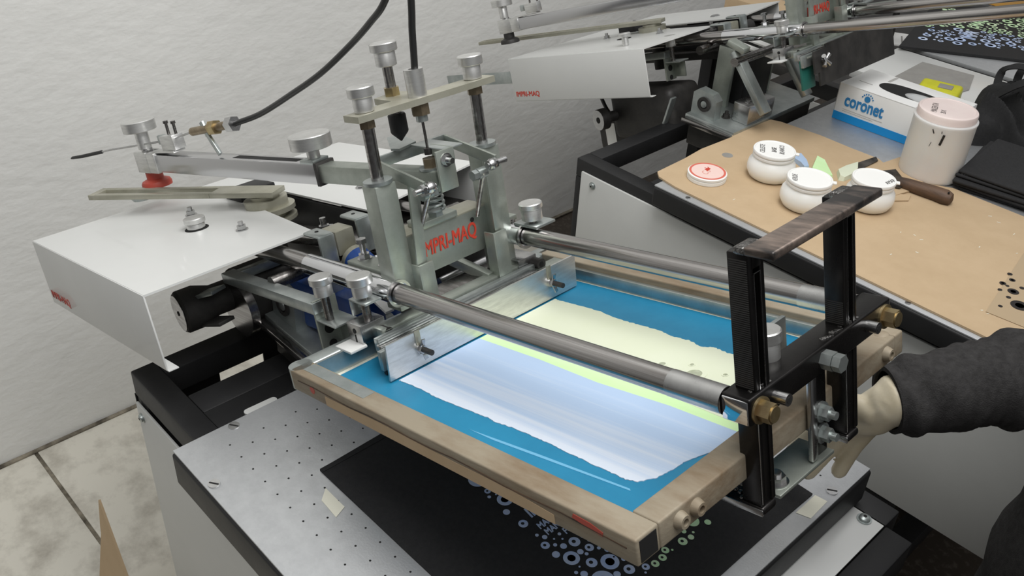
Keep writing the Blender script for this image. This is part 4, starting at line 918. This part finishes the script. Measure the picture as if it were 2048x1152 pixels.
kn = V((.80, .72, -.38)); an = V((.82, .73, FZ+.07)); kn2 = V((.885, .825, -.38)); an2 = V((.905, .835, FZ+.07)); sh2 = V((.955, .865, .42)); el2 = V((1.055, .875, .16)); wr2 = V((1.055, .815, -.06))
pa = V((.577, .5215, .1475)); kb = V((.5665, .5225, .121))
F = [[(.5709, .5298, .1214), (.5637, .5267, .0901), (.5600, .5273, .068), (.557, .5258, .0465)],
     [(.5541, .5229, .1138), (.5440, .5166, .0822), (.5380, .5102, .0605), (.5327, .5034, .0409)],
     [(.5443, .5197, .1118), (.5311, .5128, .0828), (.5234, .5071, .0617), (.5181, .5004, .0425)],
     [(.5347, .5176, .1107), (.5199, .5117, .0845), (.5132, .5063, .0679), (.5076, .5026, .0521)],
     [(.5765, .5130, .153), (.5563, .5095, .1530), (.5447, .507, .1500), (.5348, .5056, .146)]]
verts = [hip, chest, neck, head, sh, el, el.lerp(wr, .6), wr, pa, hip+V((-.02, -.05, -.10)), kn, an, hip+V((.04, .06, -.10)), kn2, an2, sh2, el2, wr2, head+V((0, 0, .08)), an+V((-.11, -.05, -.035)), an2+V((-.11, -.05, -.035)), wr2+V((-.01, -.01, -.10))]
edges = [(0, 1), (1, 2), (2, 3), (1, 4), (4, 5), (5, 6), (6, 7), (7, 8), (0, 9), (9, 10), (10, 11), (0, 12), (12, 13), (13, 14), (1, 15), (15, 16), (16, 17), (3, 18), (11, 19), (14, 20), (17, 21)]
rad = [.115, .12, .052, .082, .058, .040, .033, (.027, .024), (.026, .018), .075, .055, .04, .075, .055, .04, .06, .042, .028, .062, .034, .034, (.038, .016)]
RF = [(.0122, .0100, .0095, .009), (.0122, .0105, .0098, .0092), (.012, .0105, .0098, .009), (.0115, .0095, .009, .0082), (.0135, .0125, .0115, .0095)]
def cap_tube(mb, pts, rs):
    P = spline(pts, 6); n = len(P); R = [rs[min(int(i/6), 2)]+(rs[min(int(i/6), 2)+1]-rs[min(int(i/6), 2)])*((i/6)-min(int(i/6), 2)) for i in range(n)]
    d = (P[-1]-P[-2]).normalized()
    for q in (.35, .65, .85, .97): P.append(P[n-1]+d*R[n-1]*q); R.append(R[n-1]*math.sqrt(1-q*q))
    mb.tube(P, .01, 16, R)
body = bpy.data.objects.new('body', bpy.data.meshes.new('body')); COL.objects.link(body); W(body, PR)
hm_ = MB()
for f, r in zip(F, RF): cap_tube(hm_, [pa.lerp(V(f[0]), .25)]+[V(q) for q in f[0:]] if False else [V(q) for q in f], r)
pk = [V(f[0]) for f in F[:4]]
# palm: flattened slab from the wrist to the knuckles
for k in range(3):
    for t in (0, .5): 
        q = pk[k].lerp(pk[k+1], t); hm_.tube([wr.lerp(pa, .2), pa.lerp(q, .45), q, q+(q-pa).normalized()*.003], .016, 16, [.024, .019, .0118, .006])
hm_.tube([wr, pa, V(F[4][0])], .016, 16, [.024, .018, .012])
hm_.tube([wr.lerp(el, .35), wr.lerp(el, .12), wr, wr.lerp(pa, .6)], .03, 20, [.030, .029, .0275, .022])
hm_.tube(spline([chest, sh, el.lerp(sh, .25), el, el.lerp(wr, .4), wr], 6), .04, 20, [.06-.0011*k for k in range(31)])
def limb(pts, rs, n=6):
    P = spline(pts, n); m = len(rs)-1; hm_.tube(P, .05, 24, [rs[min(int(k/n), m-1)]+(rs[min(int(k/n), m-1)+1]-rs[min(int(k/n), m-1)])*(k/n-min(int(k/n), m-1)) for k in range(len(P))])
limb([hip+V((0, 0, -.10)), hip, hip.lerp(chest, .5), chest, chest+V((0, .005, .10)), neck-V((0, 0, .04)), neck, head-V((0, 0, .02))], [.11, .125, .115, .13, .12, .07, .056, .06])
hm_.lathe([(0, -.12), (.04, -.112), (.066, -.08), (.078, -.03), (.084, .02), (.08, .07), (.055, .105), (0, .118)], head, UP, 32)
for a_, b_, c_ in ((hip+V((-.015, -.03, -.06)), kn, an), (hip+V((.03, .04, -.06)), kn2, an2)):
    limb([a_, a_.lerp(b_, .5), b_, b_.lerp(c_, .45), c_, c_-V((0, 0, .045))], [.085, .075, .055, .052, .036, .038])
    hm_.tube([c_+V((.03, .012, -.045)), c_+V((-.04, -.016, -.042)), c_+V((-.13, -.05, -.05))], .035, 16, [.032, .036, .022])
limb([chest+V((.03, .03, .08)), sh2, el2, wr2, wr2+V((-.008, -.012, -.06)), wr2+V((-.012, -.02, -.13))], [.07, .058, .04, .027, .035, .02])
bm_ = hm_.bm; tmp = bpy.data.meshes.new('tmp'); bm_.to_mesh(tmp); bm_.free()
bb = bmesh.new(); bb.from_mesh(body.data); bb.from_mesh(tmp); bb.to_mesh(body.data); bb.free()
rm = body.modifiers.new('r', 'REMESH'); rm.mode = 'VOXEL'; rm.voxel_size = .0028; sm_ = body.modifiers.new('s', 'SMOOTH'); sm_.iterations = 2; sm_.factor = .5
dg = bpy.context.evaluated_depsgraph_get(); dg.update(); m2 = bpy.data.meshes.new_from_object(body.evaluated_get(dg)); body.modifiers.clear()
bq = bmesh.new(); bq.from_mesh(m2); bq.verts.ensure_lookup_table(); seen = set(); best = []
for v0 in bq.verts:
    if v0.index in seen: continue
    st_ = [v0]; seen.add(v0.index); comp = []
    while st_:
        v_ = st_.pop(); comp.append(v_)
        for e_ in v_.link_edges:
            o_ = e_.other_vert(v_)
            if o_.index not in seen: seen.add(o_.index); st_.append(o_)
    if len(comp) > len(best): best = comp
keep = set(best); bmesh.ops.delete(bq, geom=[v_ for v_ in bq.verts if v_ not in keep], context='VERTS'); bq.to_mesh(m2); bq.free()
m2.name = 'body'; m2.materials.clear(); m2.materials.append(MT['glove']); m2.polygons.foreach_set('use_smooth', [True]*len(m2.polygons)); body.data = m2
# face
sk = mat('skin', (190, 150, 124), .55, sss=.1); MT['skin'] = sk
hd_ = V((.825, .785, .66)); fwd = V((-.75, -.55, -.35)).normalized(); sd_ = V((-.59, .8, 0)).normalized(); upv = sd_.cross(fwd)
if upv.z < 0: upv = -upv
ns_ = MB().tube([hd_+fwd*.075+upv*.03, hd_+fwd*.098+upv*.002, hd_+fwd*.082-upv*.006], .012, 12, [.006, .014, .008]); W(ns_.build('nose', 'skin', None), PR)
for s_ in (-1, 1):
    W(MB().lathe([(0, -.011), (.008, -.007), (.011, 0), (.008, .007), (0, .011)], hd_+fwd*.071+upv*.02+sd_*s_*.032, fwd, 16).build('eye', 'lid', None), PR)
    W(MB().lathe([(0, -.006), (.022, -.004), (.026, 0), (.02, .006), (0, .006)], hd_+sd_*s_*.084, sd_*s_, 16).build('ear', 'skin', None), PR)
W(MB().tube([hd_+fwd*.078-upv*.035-sd_*.024, hd_+fwd*.085-upv*.036, hd_+fwd*.078-upv*.035+sd_*.024], .005, 10).build('mouth', 'red', None), PR)
hr = MB().lathe([(0, .098), (.05, .086), (.084, .045), (.092, 0), (.088, -.02), (0, -.02)], hd_-fwd*.016+upv*.035, upv, 30); W(hr.build('hair', 'wood', None), PR)
# knitted sweater: sleeve follows the arm and gathers into folds, ends at a cuff
def sleeve(name, pts, rad_, m, n=14, seg=40, fold=.006, fq=150):
    P = spline(pts, n); o = MB(); prev = None; rings = []; N = len(P)
    for i, p in enumerate(P):
        t = (P[min(i+1, N-1)]-P[max(i-1, 0)]).normalized(); u = (prev-t*prev.dot(t)).normalized() if prev else V((0, 0, 1)).cross(t).normalized(); prev = u; v = t.cross(u)
        f = i/(N-1)*(len(rad_)-1); a = int(min(f, len(rad_)-2)); r0 = rad_[a]+(rad_[a+1]-rad_[a])*(f-a); row = []
        for k in range(seg):
            th = 2*math.pi*k/seg
            w_ = fold*(math.sin(i*.42+2.6*math.sin(th+.9)+1.3*math.sin(i*.11))*.7+math.sin(i*.23-2*th)*.5+math.sin(i*.95+3*th+2*math.sin(i*.2))*.3)*min(1, i/6) if fold else 0
            r = r0+w_; row.append(o.bm.verts.new(p+r*(u*math.cos(th)+v*math.sin(th))))
        rings.append(row)
    inner = [o.bm.verts.new(P[0]+(q.co-P[0])*.86) for q in rings[0]]; deep = [o.bm.verts.new(P[2]+(q.co-P[0])*.84) for q in rings[0]]
    for A_, B_ in list(zip(rings, rings[1:]))+[(inner, rings[0]), (deep, inner)]:
        for k in range(seg): o.bm.faces.new([A_[k], A_[(k+1) % seg], B_[(k+1) % seg], B_[k]])
    o.bm.faces.new(rings[-1]); return o.build(name, m, None, True)
s1 = sleeve('sweater_sleeve', [(.579, .532, .1625), (.606, .5688, .1699), (.637, .6147, .1764), (.667, .6512, .1833), (.7317, .7273, .1952), (.745, .745, .27), (.762, .762, .385), (.80, .775, .435), (.84, .79, .445)], [.0365, .0415, .0455, .050, .055, .06, .07, .078, .085, .085], 'sleeve', 16, 48, .0035); W(s1, PR)
tor = sleeve('sweater_body', [(.842, .762, -.22), (.844, .764, -.1), (.847, .767, .0), (.846, .776, .15), (.845, .785, .30), (.845, .795, .42), (.845, .805, .50)], [.155, .155, .152, .15, .155, .14, .07], 'sleeve', 10, 40, .004); W(tor, PR)
for a_ in ([(.815, .725, -.66), (.805, .725, -.38), (.82, .735, -.15)], [(.90, .83, -.66), (.885, .82, -.38), (.85, .775, -.15)]):
    W(sleeve('trouser_leg', a_, [.07, .08, .11], 'black', 10, 32, .003), PR)
for c_ in (an, an2): W(MB().tube([c_+V((.045, .018, -.04)), c_+V((-.01, -.004, -.034)), c_+V((-.09, -.035, -.04)), c_+V((-.15, -.058, -.05))], .04, 18, [.03, .040, .036, .018]).build('shoe', 'black', None), PR)
W(sleeve('sweater_sleeve', [(1.055, .82, -.03), (1.055, .875, .16), (.955, .865, .42)], [.045, .058, .075], 'sleeve', 10, 32, .003), PR)
